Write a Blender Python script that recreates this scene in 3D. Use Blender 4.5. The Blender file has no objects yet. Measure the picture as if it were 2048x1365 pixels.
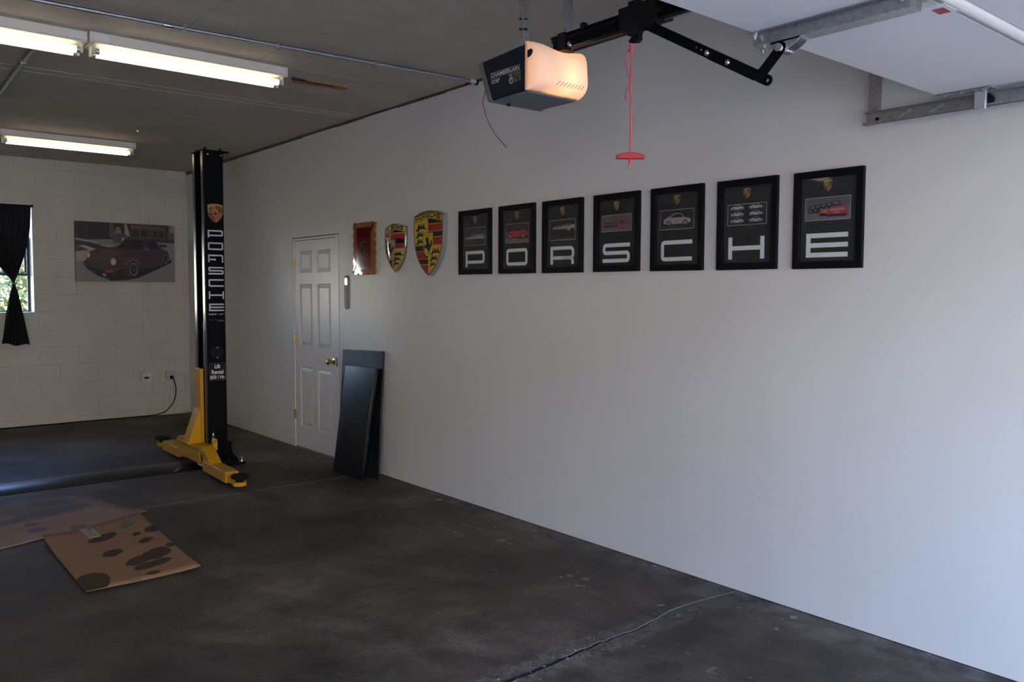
import bpy, bmesh, math, random
from mathutils import Vector, Matrix, noise as mnoise
random.seed(7)
PI = math.pi
scn = bpy.context.scene
COL = scn.collection

# ------------------------------------------------------------------ camera
cam_d = bpy.data.cameras.new('camera'); cam = bpy.data.objects.new('camera', cam_d); COL.objects.link(cam)
cam_d.sensor_fit = 'HORIZONTAL'; cam_d.sensor_width = 36.0; cam_d.lens = 36.0*1667.88/2048
cam_d.clip_start = 0.05; cam_d.clip_end = 500
cr, cu, cf = Vector((0.76829521, -0.64008805, 0.00312298)), Vector((0.03530303, 0.04724458, 0.99825931)), Vector((0.6391214, 0.7668476, -0.05889483))
cam.matrix_world = Matrix(((cr.x, cu.x, -cf.x, -3.636), (cr.y, cu.y, -cf.y, 0.0), (cr.z, cu.z, -cf.z, 1.554), (0, 0, 0, 1)))
scn.camera = cam

# ------------------------------------------------------------------ world, sun, exposure
W = bpy.data.worlds.new('sky'); scn.world = W; W.use_nodes = True
nt = W.node_tree; nt.nodes.clear()
sky = nt.nodes.new('ShaderNodeTexSky'); sky.sky_type = 'NISHITA'; sky.sun_disc = False
sky.sun_elevation = math.radians(34); sky.sun_rotation = math.radians(-59); sky.air_density = 1.0; sky.dust_density = 0.3; sky.ozone_density = 2.5
bg = nt.nodes.new('ShaderNodeBackground'); bg.inputs[1].default_value = 2.6
wo = nt.nodes.new('ShaderNodeOutputWorld')
tnt = nt.nodes.new('ShaderNodeMix'); tnt.data_type = 'RGBA'; tnt.blend_type = 'MULTIPLY'; tnt.inputs[0].default_value = 1.0; tnt.inputs[7].default_value = (1.0, 1.04, 1.26, 1)   # cool balance of the camera
nt.links.new(sky.outputs[0], tnt.inputs[6]); nt.links.new(tnt.outputs[2], bg.inputs[0]); nt.links.new(bg.outputs[0], wo.inputs[0])
sun_d = bpy.data.lights.new('sun', 'SUN'); sun_d.energy = 25.0; sun_d.angle = math.radians(0.6); sun_d.color = (1.0, 0.85, 0.63)
sun = bpy.data.objects.new('sun', sun_d); COL.objects.link(sun)
sun.rotation_euler = Vector((1.0, -0.6, -0.8)).to_track_quat('-Z', 'Y').to_euler()
scn.view_settings.view_transform = 'Standard'
try: scn.view_settings.look = 'None'
except Exception: pass
scn.view_settings.gamma = 1.0; scn.view_settings.use_curve_mapping = False
scn.view_settings.exposure = 0.04
TUBE_POWER = 3.0
BULB_POWER = 2.2
scn.cycles.max_bounces = 7; scn.cycles.diffuse_bounces = 4; scn.cycles.glossy_bounces = 4; scn.cycles.transparent_max_bounces = 12
scn.cycles.use_denoising = True; scn.cycles.use_adaptive_sampling = True; scn.cycles.adaptive_threshold = 0.05
scn.cycles.sample_clamp_indirect = 6.0
scn.cycles.caustics_reflective = False; scn.cycles.caustics_refractive = False

# ------------------------------------------------------------------ room numbers (metres): right wall x=0, back wall y=YB, floor z=0
YB, HC = 10.771, 3.054
XL, YF = -7.4, -0.95

# ------------------------------------------------------------------ materials
def srgb(r, g, b):
    f = lambda c: c/12.92 if c <= 0.04045 else ((c+0.055)/1.055)**2.4
    return (f(r), f(g), f(b))
MATS = {}
def mat(name, col, rough=0.6, metal=0.0, var=0.10, scale=14.0, bump=0.0, bscale=None, coat=0.0, spec=0.5, emit=None, estr=0.0, trans=0.0):
    if name in MATS: return MATS[name]
    m = bpy.data.materials.new(name); m.use_nodes = True; t = m.node_tree
    p = t.nodes['Principled BSDF']
    p.inputs['Roughness'].default_value = rough; p.inputs['Metallic'].default_value = metal
    p.inputs['Coat Weight'].default_value = coat; p.inputs['Coat Roughness'].default_value = 0.06
    p.inputs['Specular IOR Level'].default_value = spec
    tc = t.nodes.new('ShaderNodeTexCoord')
    nz = t.nodes.new('ShaderNodeTexNoise'); nz.inputs['Scale'].default_value = scale; nz.inputs['Detail'].default_value = 5
    t.links.new(tc.outputs['Object'], nz.inputs['Vector'])
    mx = t.nodes.new('ShaderNodeMix'); mx.data_type = 'RGBA'
    mx.inputs[6].default_value = tuple(c*(1-var) for c in col)+(1,); mx.inputs[7].default_value = tuple(min(1, c*(1+var)) for c in col)+(1,)
    t.links.new(nz.outputs[0], mx.inputs[0]); t.links.new(mx.outputs[2], p.inputs['Base Color'])
    if bump:
        n2 = t.nodes.new('ShaderNodeTexNoise'); n2.inputs['Scale'].default_value = bscale or scale*6; n2.inputs['Detail'].default_value = 4
        t.links.new(tc.outputs['Object'], n2.inputs['Vector'])
        bp = t.nodes.new('ShaderNodeBump'); bp.inputs['Strength'].default_value = bump; bp.inputs['Distance'].default_value = 0.01
        t.links.new(n2.outputs[0], bp.inputs['Height']); t.links.new(bp.outputs[0], p.inputs['Normal'])
    if emit:
        p.inputs['Emission Color'].default_value = tuple(emit)+(1,); p.inputs['Emission Strength'].default_value = estr
    MATS[name] = m
    return m
def ink(r, g, b):                      # flat printed colour, linear albedo
    return mat('ink_%d_%d_%d' % (round(r*400), round(g*400), round(b*400)), (r, g, b), 0.55, var=0.06, scale=60)

class NT:                              # small node helper
    def __init__(s, m): s.m = m; s.t = m.node_tree; s.p = s.t.nodes['Principled BSDF']
    def n(s, ty, **kw):
        x = s.t.nodes.new(ty)
        for k, v in kw.items(): setattr(x, k, v)
        return x
    def l(s, a, b): s.t.links.new(a, b)
    def noise(s, vec, scale, detail=5, rough=0.5):
        x = s.n('ShaderNodeTexNoise'); x.inputs['Scale'].default_value = scale; x.inputs['Detail'].default_value = detail; x.inputs['Roughness'].default_value = rough
        s.l(vec, x.inputs['Vector']); return x.outputs[0]
    def ramp(s, fac, stops):
        x = s.n('ShaderNodeValToRGB'); e = x.color_ramp.elements
        e[0].position, e[0].color = stops[0][0], tuple(stops[0][1])+(1,)
        e[1].position, e[1].color = stops[-1][0], tuple(stops[-1][1])+(1,)
        for pos, c in stops[1:-1]:
            q = e.new(pos); q.color = tuple(c)+(1,)
        s.l(fac, x.inputs[0]); return x.outputs[0]
    def mix(s, fac, a, b, mode='MIX'):
        x = s.n('ShaderNodeMix', data_type='RGBA', blend_type=mode)
        for sock, v in ((x.inputs[0], fac), (x.inputs[6], a), (x.inputs[7], b)):
            if hasattr(v, 'is_linked') or hasattr(v, 'node'): s.l(v, sock)
            elif isinstance(v, (int, float)): sock.default_value = v
            else: sock.default_value = tuple(v)+(1,)
        return x.outputs[2]
    def math(s, op, a, b=None, clamp=False):
        x = s.n('ShaderNodeMath', operation=op, use_clamp=clamp)
        for sock, v in ((x.inputs[0], a), (x.inputs[1], b)):
            if v is None: continue
            if isinstance(v, (int, float)): sock.default_value = v
            else: s.l(v, sock)
        return x.outputs[0]
def newmat(name):
    m = bpy.data.materials.new(name); m.use_nodes = True; MATS[name] = m; return NT(m)
def bumpnode(k, h, strength, dist=0.01):
    b = k.n('ShaderNodeBump'); b.inputs['Strength'].default_value = strength; b.inputs['Distance'].default_value = dist
    k.l(h, b.inputs['Height']); k.l(b.outputs[0], k.p.inputs['Normal'])

# concrete floor: world-position based so that the slabs share one pattern
k = newmat('concrete_floor'); geo = k.n('ShaderNodeNewGeometry'); pos = geo.outputs['Position']
sx = k.n('ShaderNodeSeparateXYZ'); k.l(pos, sx.inputs[0])
n1 = k.noise(pos, 0.9, 6, 0.6); n2 = k.noise(pos, 7.0, 8, 0.65); n3 = k.noise(pos, 55.0, 4)
base = k.ramp(n1, [(0.34, (0.033, 0.026, 0.018)), (0.5, (0.070, 0.056, 0.040)), (0.66, (0.132, 0.109, 0.082))])
c2 = k.mix(0.8, base, k.ramp(n2, [(0.34, (0.27, 0.27, 0.27)), (0.62, (0.74, 0.74, 0.74))]), 'OVERLAY')
c3 = k.mix(0.45, c2, k.ramp(n3, [(0.35, (0.3, 0.3, 0.3)), (0.7, (0.75, 0.75, 0.75))]), 'OVERLAY')
# oil-dark working area beyond the lift plate
dx_ = k.math('MULTIPLY', k.math('ADD', sx.outputs[0], 2.6), 0.8); dy_ = k.math('SUBTRACT', sx.outputs[1], 8.3)
rr = k.math('SQRT', k.math('ADD', k.math('MULTIPLY', dx_, dx_), k.math('MULTIPLY', dy_, dy_)))
oil = k.math('MULTIPLY', k.ramp(k.math('ADD', rr, k.math('MULTIPLY', n1, 0.9)), [(0.75/1.0, (1, 1, 1)), (1.0, (0, 0, 0))]), 0.75)
c3 = k.mix(oil, c3, (0.022, 0.018, 0.016))
# dusty, chipped band beside the crack and chalky joint at the lift
def band(y0, w):
    d = k.math('ABSOLUTE', k.math('SUBTRACT', sx.outputs[1], y0))
    d = k.math('SUBTRACT', d, k.math('MULTIPLY', k.noise(pos, 14.0, 6, 0.7), w))
    return k.ramp(d, [(0.0, (1, 1, 1)), (w*0.35, (0, 0, 0))])
near = k.ramp(k.math('MULTIPLY', sx.outputs[0], -0.4), [(0.0, (0.15, 0.15, 0.15)), (0.62, (1, 1, 1))])
c4 = k.mix(k.math('MULTIPLY', k.math('MULTIPLY', k.math('MULTIPLY', band(2.515, 0.12), near), k.ramp(k.noise(pos, 22.0, 6, 0.75), [(0.40, (0, 0, 0)), (0.62, (1, 1, 1))])), 0.95), c3, (0.22, 0.20, 0.175))
c5 = k.mix(k.math('MULTIPLY', band(6.21, 0.035), 0.32), c4, (0.36, 0.36, 0.36))
# overspray specks near the white wall
vo = k.n('ShaderNodeTexVoronoi'); vo.inputs['Scale'].default_value = 13.0
wn = k.n('ShaderNodeTexNoise'); wn.inputs['Scale'].default_value = 38.0; wn.inputs['Detail'].default_value = 3; k.l(pos, wn.inputs['Vector'])
wa = k.n('ShaderNodeVectorMath', operation='MULTIPLY_ADD'); wa.inputs[1].default_value = (0.045, 0.09, 0.0); k.l(wn.outputs['Color'], wa.inputs[0]); k.l(pos, wa.inputs[2]); k.l(wa.outputs[0], vo.inputs['Vector'])
vo2 = k.noise(pos, 3.1, 3)
spk = k.math('LESS_THAN', vo.outputs['Distance'], k.math('MULTIPLY', k.math('SUBTRACT', vo2, 0.48, True), 1.35))
wall_near = k.ramp(k.math('MULTIPLY', sx.outputs[0], -0.6), [(0.0, (1, 1, 1)), (0.75, (0, 0, 0))])
c6 = k.mix(k.math('MULTIPLY', k.math('MULTIPLY', spk, wall_near), 0.5), c5, (0.5, 0.5, 0.49))
ov = k.math('MULTIPLY', k.ramp(k.math('MULTIPLY', sx.outputs[0], -1.0), [(0.0, (1, 1, 1)), (0.30, (0, 0, 0))]), k.ramp(n2, [(0.40, (0, 0, 0)), (0.70, (0.6, 0.6, 0.6))]))
c7 = k.mix(k.math('MULTIPLY', ov, 0.6), c6, (0.33, 0.33, 0.33))
k.l(c7, k.p.inputs['Base Color'])
k.l(k.ramp(n2, [(0.3, (0.55, 0.55, 0.55)), (0.7, (0.8, 0.8, 0.8))]), k.p.inputs['Roughness']); k.p.inputs['Specular IOR Level'].default_value = 0.35
bumpnode(k, n3, 0.25)

# painted drywall
k = newmat('white_wall_paint'); geo = k.n('ShaderNodeNewGeometry'); pos = geo.outputs['Position']
n1 = k.noise(pos, 0.7, 4); n2 = k.noise(pos, 240.0, 3)
k.l(k.ramp(n1, [(0.3, (0.71, 0.685, 0.625)), (0.7, (0.76, 0.735, 0.675))]), k.p.inputs['Base Color'])
k.p.inputs['Roughness'].default_value = 0.40; k.p.inputs['Specular IOR Level'].default_value = 0.30; bumpnode(k, n2, 0.05)
# painted block wall
k = newmat('block_paint'); geo = k.n('ShaderNodeNewGeometry'); pos = geo.outputs['Position']
n1 = k.noise(pos, 3.0, 4); n2 = k.noise(pos, 120.0, 5, 0.7)
k.l(k.ramp(n1, [(0.3, (0.53, 0.50, 0.42)), (0.7, (0.585, 0.555, 0.465))]), k.p.inputs['Base Color'])
k.p.inputs['Roughness'].default_value = 0.6; bumpnode(k, n2, 0.35, 0.004)
# ceiling board, stained
k = newmat('ceiling_board'); geo = k.n('ShaderNodeNewGeometry'); pos = geo.outputs['Position']
n1 = k.noise(pos, 0.8, 5, 0.6); n2 = k.noise(pos, 6.0, 6, 0.6); n3 = k.noise(pos, 26.0, 2)
c = k.ramp(n1, [(0.3, (0.46, 0.405, 0.325)), (0.7, (0.58, 0.515, 0.42))])
c = k.mix(0.35, c, k.ramp(n2, [(0.3, (0.36, 0.36, 0.36)), (0.7, (0.62, 0.62, 0.62))]), 'OVERLAY')
c = k.mix(k.ramp(n3, [(0.24, (0.7, 0.7, 0.7)), (0.27, (0, 0, 0))]), c, (0.16, 0.12, 0.09))
k.l(c, k.p.inputs['Base Color']); k.p.inputs['Roughness'].default_value = 0.75; bumpnode(k, n2, 0.1)
# raw wood
k = newmat('raw_wood'); tc = k.n('ShaderNodeTexCoord'); mp = k.n('ShaderNodeMapping'); mp.inputs['Scale'].default_value = (2.0, 30.0, 30.0)
k.l(tc.outputs['Object'], mp.inputs[0]); n1 = k.noise(mp.outputs[0], 3.0, 6)
k.l(k.ramp(n1, [(0.3, (0.26, 0.10, 0.03)), (0.7, (0.50, 0.22, 0.075))]), k.p.inputs['Base Color']); k.p.inputs['Roughness'].default_value = 0.7
# varnished plaque wood
k = newmat('varnished_wood'); tc = k.n('ShaderNodeTexCoord'); mp = k.n('ShaderNodeMapping'); mp.inputs['Scale'].default_value = (30.0, 20.0, 3.0)
k.l(tc.outputs['Object'], mp.inputs[0]); n1 = k.noise(mp.outputs[0], 1.0, 5)
k.l(k.ramp(n1, [(0.3, (0.26, 0.09, 0.026)), (0.7, (0.50, 0.20, 0.06))]), k.p.inputs['Base Color']); k.p.inputs['Roughness'].default_value = 0.6; k.p.inputs['Specular IOR Level'].default_value = 0.05
k.p.inputs['Coat Weight'].default_value = 0.8; k.p.inputs['Coat Roughness'].default_value = 0.03
# cardboard
def cardboard(name, a, b):
    k = newmat(name); tc = k.n('ShaderNodeTexCoord'); n1 = k.noise(tc.outputs['Object'], 2.2, 6, 0.6); n2 = k.noise(tc.outputs['Object'], 40, 3)
    c = k.ramp(n1, [(0.3, a), (0.7, b)]); c = k.mix(0.2, c, k.ramp(n2, [(0.3, (0.35, 0.35, 0.35)), (0.7, (0.65, 0.65, 0.65))]), 'OVERLAY')
    k.l(c, k.p.inputs['Base Color']); k.p.inputs['Roughness'].default_value = 0.8; return k.m
CB1 = cardboard('cardboard_brown', (0.25, 0.128, 0.060), (0.32, 0.17, 0.083))
CB2 = cardboard('cardboard_pink', (0.26, 0.165, 0.12), (0.33, 0.215, 0.16))
CB3 = cardboard('cardboard_grey', (0.13, 0.11, 0.10), (0.24, 0.185, 0.155))
# galvanised steel
k = newmat('galvanised'); tc = k.n('ShaderNodeTexCoord'); vo = k.n('ShaderNodeTexVoronoi'); vo.inputs['Scale'].default_value = 60.0
k.l(tc.outputs['Object'], vo.inputs['Vector']); k.l(k.ramp(vo.outputs['Distance'], [(0.0, (0.36, 0.37, 0.37)), (0.8, (0.50, 0.51, 0.51))]), k.p.inputs['Base Color'])
k.p.inputs['Metallic'].default_value = 0.9; k.p.inputs['Roughness'].default_value = 0.42
# clear glazing: mostly transparent with a Fresnel sheen
def glass(name, tint=(1, 1, 1), ior=1.32):
    m = bpy.data.materials.new(name); m.use_nodes = True; t = m.node_tree; t.nodes.clear()
    o = t.nodes.new('ShaderNodeOutputMaterial'); tr = t.nodes.new('ShaderNodeBsdfTransparent'); tr.inputs[0].default_value = tuple(tint)+(1,)
    gl = t.nodes.new('ShaderNodeBsdfGlossy'); gl.inputs['Roughness'].default_value = 0.03
    fr = t.nodes.new('ShaderNodeFresnel'); fr.inputs[0].default_value = ior
    gg = t.nodes.new('ShaderNodeNewGeometry'); mi_ = t.nodes.new('ShaderNodeMix'); mi_.inputs[2].default_value = ior; mi_.inputs[3].default_value = 1/ior
    t.links.new(gg.outputs['Backfacing'], mi_.inputs[0]); t.links.new(mi_.outputs[0], fr.inputs[0])   # thin pane: same sheen on both faces
    nz = t.nodes.new('ShaderNodeTexNoise'); nz.inputs['Scale'].default_value = 3.0
    bp = t.nodes.new('ShaderNodeBump'); bp.inputs['Strength'].default_value = 0.02; t.links.new(nz.outputs[0], bp.inputs['Height']); t.links.new(bp.outputs[0], gl.inputs['Normal'])
    mx = t.nodes.new('ShaderNodeMixShader'); t.links.new(fr.outputs[0], mx.inputs[0]); t.links.new(tr.outputs[0], mx.inputs[1]); t.links.new(gl.outputs[0], mx.inputs[2])
    t.links.new(mx.outputs[0], o.inputs[0]); MATS[name] = m; return m
GLASS = glass('clear_glass')
# crinkled clear film
def film():
    m = bpy.data.materials.new('clear_film'); m.use_nodes = True; t = m.node_tree; t.nodes.clear()
    o = t.nodes.new('ShaderNodeOutputMaterial'); tr = t.nodes.new('ShaderNodeBsdfTransparent')
    gl = t.nodes.new('ShaderNodeBsdfGlossy'); gl.inputs['Roughness'].default_value = 0.10
    tc = t.nodes.new('ShaderNodeTexCoord'); nz = t.nodes.new('ShaderNodeTexNoise'); nz.inputs['Scale'].default_value = 28.0; nz.inputs['Detail'].default_value = 4; nz.inputs['Distortion'].default_value = 1.5
    t.links.new(tc.outputs['Object'], nz.inputs['Vector'])
    bp = t.nodes.new('ShaderNodeBump'); bp.inputs['Strength'].default_value = 1.0; bp.inputs['Distance'].default_value = 0.03
    t.links.new(nz.outputs[0], bp.inputs['Height']); t.links.new(bp.outputs[0], gl.inputs['Normal'])
    mx = t.nodes.new('ShaderNodeMixShader'); mx.inputs[0].default_value = 0.06
    t.links.new(tr.outputs[0], mx.inputs[1]); t.links.new(gl.outputs[0], mx.inputs[2]); t.links.new(mx.outputs[0], o.inputs[0]); return m
FILM = film()
# translucent white plastic (lamp lens)
def lens_mat():
    m = bpy.data.materials.new('lens_plastic'); m.use_nodes = True; t = m.node_tree; t.nodes.clear()
    o = t.nodes.new('ShaderNodeOutputMaterial'); d = t.nodes.new('ShaderNodeBsdfDiffuse'); tl = t.nodes.new('ShaderNodeBsdfTranslucent')
    nz = t.nodes.new('ShaderNodeTexNoise'); nz.inputs['Scale'].default_value = 8
    mxc = t.nodes.new('ShaderNodeMix'); mxc.data_type = 'RGBA'; mxc.inputs[6].default_value = (0.78, 0.76, 0.72, 1); mxc.inputs[7].default_value = (0.84, 0.82, 0.78, 1)
    t.links.new(nz.outputs[0], mxc.inputs[0]); t.links.new(mxc.outputs[2], d.inputs[0]); tl.inputs[0].default_value = (0.85, 0.80, 0.72, 1)
    mx = t.nodes.new('ShaderNodeMixShader'); mx.inputs[0].default_value = 0.5
    t.links.new(d.outputs[0], mx.inputs[1]); t.links.new(tl.outputs[0], mx.inputs[2]); t.links.new(mx.outputs[0], o.inputs[0]); MATS['lens_plastic'] = m; return m
LENS = lens_mat()

WALL, BLOCK, CEIL, FLOOR, WOOD, PLAQ, GALV = (MATS[n] for n in ('white_wall_paint', 'block_paint', 'ceiling_board', 'concrete_floor', 'raw_wood', 'varnished_wood', 'galvanised'))
DOORW = mat('door_paint', (0.76, 0.72, 0.66), 0.38, var=0.03, scale=5)
ODOOR = mat('overhead_door_paint', (0.75, 0.70, 0.66), 0.45, var=0.04, scale=4, bump=0.06, bscale=90)
BRASS = mat('polished_brass', (0.62, 0.47, 0.20), 0.25, 1.0, var=0.05)
CHROME = mat('zinc_bolt', (0.75, 0.75, 0.74), 0.22, 1.0, var=0.08)
BLACKP = mat('black_enamel', (0.005, 0.0055, 0.0065), 0.5, var=0.15, spec=0.06)
GLOSSB = mat('black_gloss_edge', (0.012, 0.012, 0.013), 0.24, var=0.1, spec=0.8)
BLACKM = mat('black_matt', (0.009, 0.009, 0.009), 0.6, var=0.2, spec=0.15)
RUBBER = mat('black_rubber', (0.010, 0.010, 0.011), 0.75, var=0.2, bump=0.2, spec=0.15)
YELLOW = mat('yellow_enamel', (0.64, 0.315, 0.008), 0.36, var=0.06, spec=0.35)
FRAMEB = mat('black_frame_wood', (0.006, 0.006, 0.007), 0.5, var=0.15, spec=0.12)
MATB = mat('charcoal_mat_board', (0.042, 0.042, 0.038), 0.85, var=0.06, scale=40, spec=0.1)
LETW = ink(0.80, 0.80, 0.77)
WHITEF = mat('fixture_white', (0.70, 0.65, 0.54), 0.45, var=0.04)
DARK = mat('shadow_cavity', (0.02, 0.018, 0.016), 0.8)
NAVY = mat('navy_plastic', (0.010, 0.013, 0.024), 0.55, var=0.1, spec=0.2)
GREYP = mat('grey_plastic', (0.115, 0.12, 0.135), 0.5, var=0.05)
RED = mat('red_plastic', (0.40, 0.006, 0.010), 0.5, var=0.06)
CLOTH = mat('black_curtain_cloth', (0.006, 0.006, 0.008), 0.85, var=0.3, scale=30)

# ------------------------------------------------------------------ mesh helpers
def tag(o, label=None, cat=None, group=None, kind=None):
    if label: o['label'] = label
    if cat: o['category'] = cat
    if group: o['group'] = group
    if kind: o['kind'] = kind
    return o
def thing(name, loc, label=None, cat=None, group=None, kind=None, rz=0.0):
    e = bpy.data.objects.new(name, None); COL.objects.link(e); e.location = loc; e.rotation_euler = (0, 0, rz); e.empty_display_size = 0.1
    return tag(e, label, cat, group, kind)
def root_of(o):
    while o.parent: o = o.parent
    return o
class MB:
    def __init__(s): s.v = []; s.f = []; s.m = []
    def add(s, vs, fs, m=0):
        b = len(s.v); s.v += [tuple(v) for v in vs]; s.f += [tuple(b+i for i in f) for f in fs]; s.m += [m]*len(fs); return s
    def box(s, x0, x1, y0, y1, z0, z1, m=0):
        return s.add([(x0, y0, z0), (x1, y0, z0), (x1, y1, z0), (x0, y1, z0), (x0, y0, z1), (x1, y0, z1), (x1, y1, z1), (x0, y1, z1)],
                     [(3, 2, 1, 0), (4, 5, 6, 7), (0, 1, 5, 4), (1, 2, 6, 5), (2, 3, 7, 6), (3, 0, 4, 7)], m)
    def hexa(s, a, b, m=0):              # a, b: two quads (4 points each) joined
        return s.add(list(a)+list(b), [(3, 2, 1, 0), (4, 5, 6, 7), (0, 1, 5, 4), (1, 2, 6, 5), (2, 3, 7, 6), (3, 0, 4, 7)], m)
    def prism(s, poly, fn, w0, w1, m=0):  # poly in 2D, fn(u,v,w)->xyz
        n = len(poly)
        return s.add([fn(u, v, w0) for u, v in poly]+[fn(u, v, w1) for u, v in poly],
                     [tuple(range(n))[::-1], tuple(range(n, 2*n))]+[(i, (i+1) % n, n+(i+1) % n, n+i) for i in range(n)], m)
    def poly(s, pts, m=0): return s.add(pts, [tuple(range(len(pts)))], m)
    def cyl(s, p0, p1, r0, r1=None, n=16, m=0, caps=True):
        r1 = r0 if r1 is None else r1
        p0, p1 = Vector(p0), Vector(p1); d = (p1-p0).normalized(); a = d.orthogonal().normalized(); b = d.cross(a)
        vs = [p+(a*math.cos(2*PI*i/n)+b*math.sin(2*PI*i/n))*r for p, r in ((p0, r0), (p1, r1)) for i in range(n)]
        fs = [(i, (i+1) % n, n+(i+1) % n, n+i) for i in range(n)]
        if caps: fs += [tuple(range(n))[::-1], tuple(range(n, 2*n))]
        return s.add(vs, fs, m)
    def tube(s, pts, r, n=8, m=0):
        pts = [Vector(p) for p in pts]; vs = []; a = None
        for i, p in enumerate(pts):
            d = (pts[min(i+1, len(pts)-1)]-pts[max(i-1, 0)]).normalized()
            a = d.orthogonal().normalized() if a is None else (a-d*a.dot(d)).normalized()
            b = d.cross(a); rr = r(i/(len(pts)-1)) if callable(r) else r
            vs += [p+(a*math.cos(2*PI*j/n)+b*math.sin(2*PI*j/n))*rr for j in range(n)]
        N = len(pts)
        fs = [(i*n+j, i*n+(j+1) % n, (i+1)*n+(j+1) % n, (i+1)*n+j) for i in range(N-1) for j in range(n)]
        fs += [tuple(range(n))[::-1], tuple(range((N-1)*n, N*n))]
        return s.add(vs, fs, m)
    def lathe(s, prof, c, axis=(0, 0, 1), n=24, m=0):
        c = Vector(c); d = Vector(axis).normalized(); a = d.orthogonal().normalized(); b = d.cross(a)
        vs = [c+d*h+(a*math.cos(2*PI*i/n)+b*math.sin(2*PI*i/n))*max(r, 1e-5) for r, h in prof for i in range(n)]
        fs = [(q*n+i, q*n+(i+1) % n, (q+1)*n+(i+1) % n, (q+1)*n+i) for q in range(len(prof)-1) for i in range(n)]
        return s.add(vs, fs, m)
    def build(s, name, mats, parent=None, local=False, bevel=0.0, seg=2, smooth=True, sharp=35, recalc=True):
        mats = mats if isinstance(mats, (list, tuple)) else [mats]
        me = bpy.data.meshes.new(name)
        if parent is None:
            xs = list(zip(*s.v)); o0 = Vector(((min(xs[0])+max(xs[0]))/2, (min(xs[1])+max(xs[1]))/2, min(xs[2])))
        else:
            o0 = Vector((0, 0, 0)) if local else Vector(root_of(parent).location)
        me.from_pydata([tuple(Vector(v)-o0) for v in s.v], [], s.f)
        for mm in mats: me.materials.append(mm)
        if len(mats) > 1: me.polygons.foreach_set('material_index', s.m)
        if recalc:
            bm = bmesh.new(); bm.from_mesh(me); bmesh.ops.recalc_face_normals(bm, faces=bm.faces); bm.to_mesh(me); bm.free()
        if smooth:
            me.polygons.foreach_set('use_smooth', [True]*len(me.polygons)); me.set_sharp_from_angle(angle=math.radians(sharp))
        me.update()
        o = bpy.data.objects.new(name, me); COL.objects.link(o)
        if parent is None: o.location = o0
        else: o.parent = parent
        if bevel:
            b = o.modifiers.new('bevel', 'BEVEL'); b.width = bevel; b.segments = seg; b.limit_method = 'ANGLE'; b.angle_limit = math.radians(40)
        return o
def share(o, name, parent, loc, rot=None):      # a repeated part sharing mesh data
    c = bpy.data.objects.new(name, o.data); COL.objects.link(c); c.parent = parent; c.location = loc
    if rot: c.rotation_euler = rot
    return c
def plate2d(outer, holes, thick):               # a plate with holes: returns (verts, faces) in (u, w=thickness, v)
    cu_ = bpy.data.curves.new('plate', 'CURVE'); cu_.dimensions = '2D'; cu_.fill_mode = 'BOTH'; cu_.extrude = thick/2
    for loop in [outer]+holes:
        sp = cu_.splines.new('POLY'); sp.points.add(len(loop)-1); sp.use_cyclic_u = True
        for p, (x, y) in zip(sp.points, loop): p.co = (x, y, 0, 1)
    ob = bpy.data.objects.new('plate', cu_); me = bpy.data.meshes.new_from_object(ob)
    vs = [(v.co.x, v.co.z, v.co.y) for v in me.vertices]; fs = [tuple(p.vertices) for p in me.polygons]
    bpy.data.objects.remove(ob); bpy.data.curves.remove(cu_); bpy.data.meshes.remove(me)
    return vs, fs
def text2d(body, w, h, bold=0.0, shear=0.0):   # lettering outline filled, scaled into w x h, origin lower left
    cu_ = bpy.data.curves.new('lettering', 'FONT'); cu_.body = body; cu_.offset = bold; cu_.align_x = 'LEFT'; cu_.resolution_u = 3; cu_.shear = shear
    ob = bpy.data.objects.new('lettering', cu_); me = bpy.data.meshes.new_from_object(ob)
    vs = [(v.co.x, v.co.y) for v in me.vertices]; fs = [tuple(p.vertices) for p in me.polygons]
    bpy.data.objects.remove(ob); bpy.data.curves.remove(cu_); bpy.data.meshes.remove(me)
    x0 = min(v[0] for v in vs); x1 = max(v[0] for v in vs); y0 = min(v[1] for v in vs); y1 = max(v[1] for v in vs)
    return [((x-x0)/(x1-x0)*w, (y-y0)/(y1-y0)*h) for x, y in vs], fs
def circle(cx, cy, rx, ry=None, n=20, a0=0.0): return [(cx+rx*math.cos(a0+2*PI*i/n), cy+(ry or rx)*math.sin(a0+2*PI*i/n)) for i in range(n)]
def rrect(x0, x1, y0, y1, r, n=4):
    out = []
    for cx, cy, a in ((x1-r, y1-r, 0), (x0+r, y1-r, 90), (x0+r, y0+r, 180), (x1-r, y0+r, 270)):
        out += [(cx+r*math.cos(math.radians(a+90*i/n)), cy+r*math.sin(math.radians(a+90*i/n))) for i in range(n+1)]
    return out
def fillet(pts, r, n=5, closed=False):
    out = []; N = len(pts)
    for i, p in enumerate(pts):
        if not closed and i in (0, N-1): out.append(p); continue
        a, b, c = Vector(pts[i-1]), Vector(p), Vector(pts[(i+1) % N])
        d1, d2 = (a-b).normalized(), (c-b).normalized(); ang = d1.angle(d2)
        q = r/math.tan(ang/2); s_, e_ = b+d1*q, b+d2*q
        for j in range(n+1):
            t = j/n; pt = s_*(1-t)**2+b*2*t*(1-t)+e_*t*t; out.append((pt.x, pt.y))
    return out
def ribbon(pts, t, closed=False):               # list of quads along a centreline
    N = len(pts); L = []; R = []
    for i in range(N):
        if closed: a, b = Vector(pts[i-1]), Vector(pts[(i+1) % N])
        else: a, b = Vector(pts[max(i-1, 0)]), Vector(pts[min(i+1, N-1)])
        d = (b-a).normalized(); n_ = Vector((-d.y, d.x)); p = Vector(pts[i]); L.append(tuple(p+n_*t/2)); R.append(tuple(p-n_*t/2))
    return [[L[i], L[(i+1) % N], R[(i+1) % N], R[i]] for i in range(N if closed else N-1)]
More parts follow.
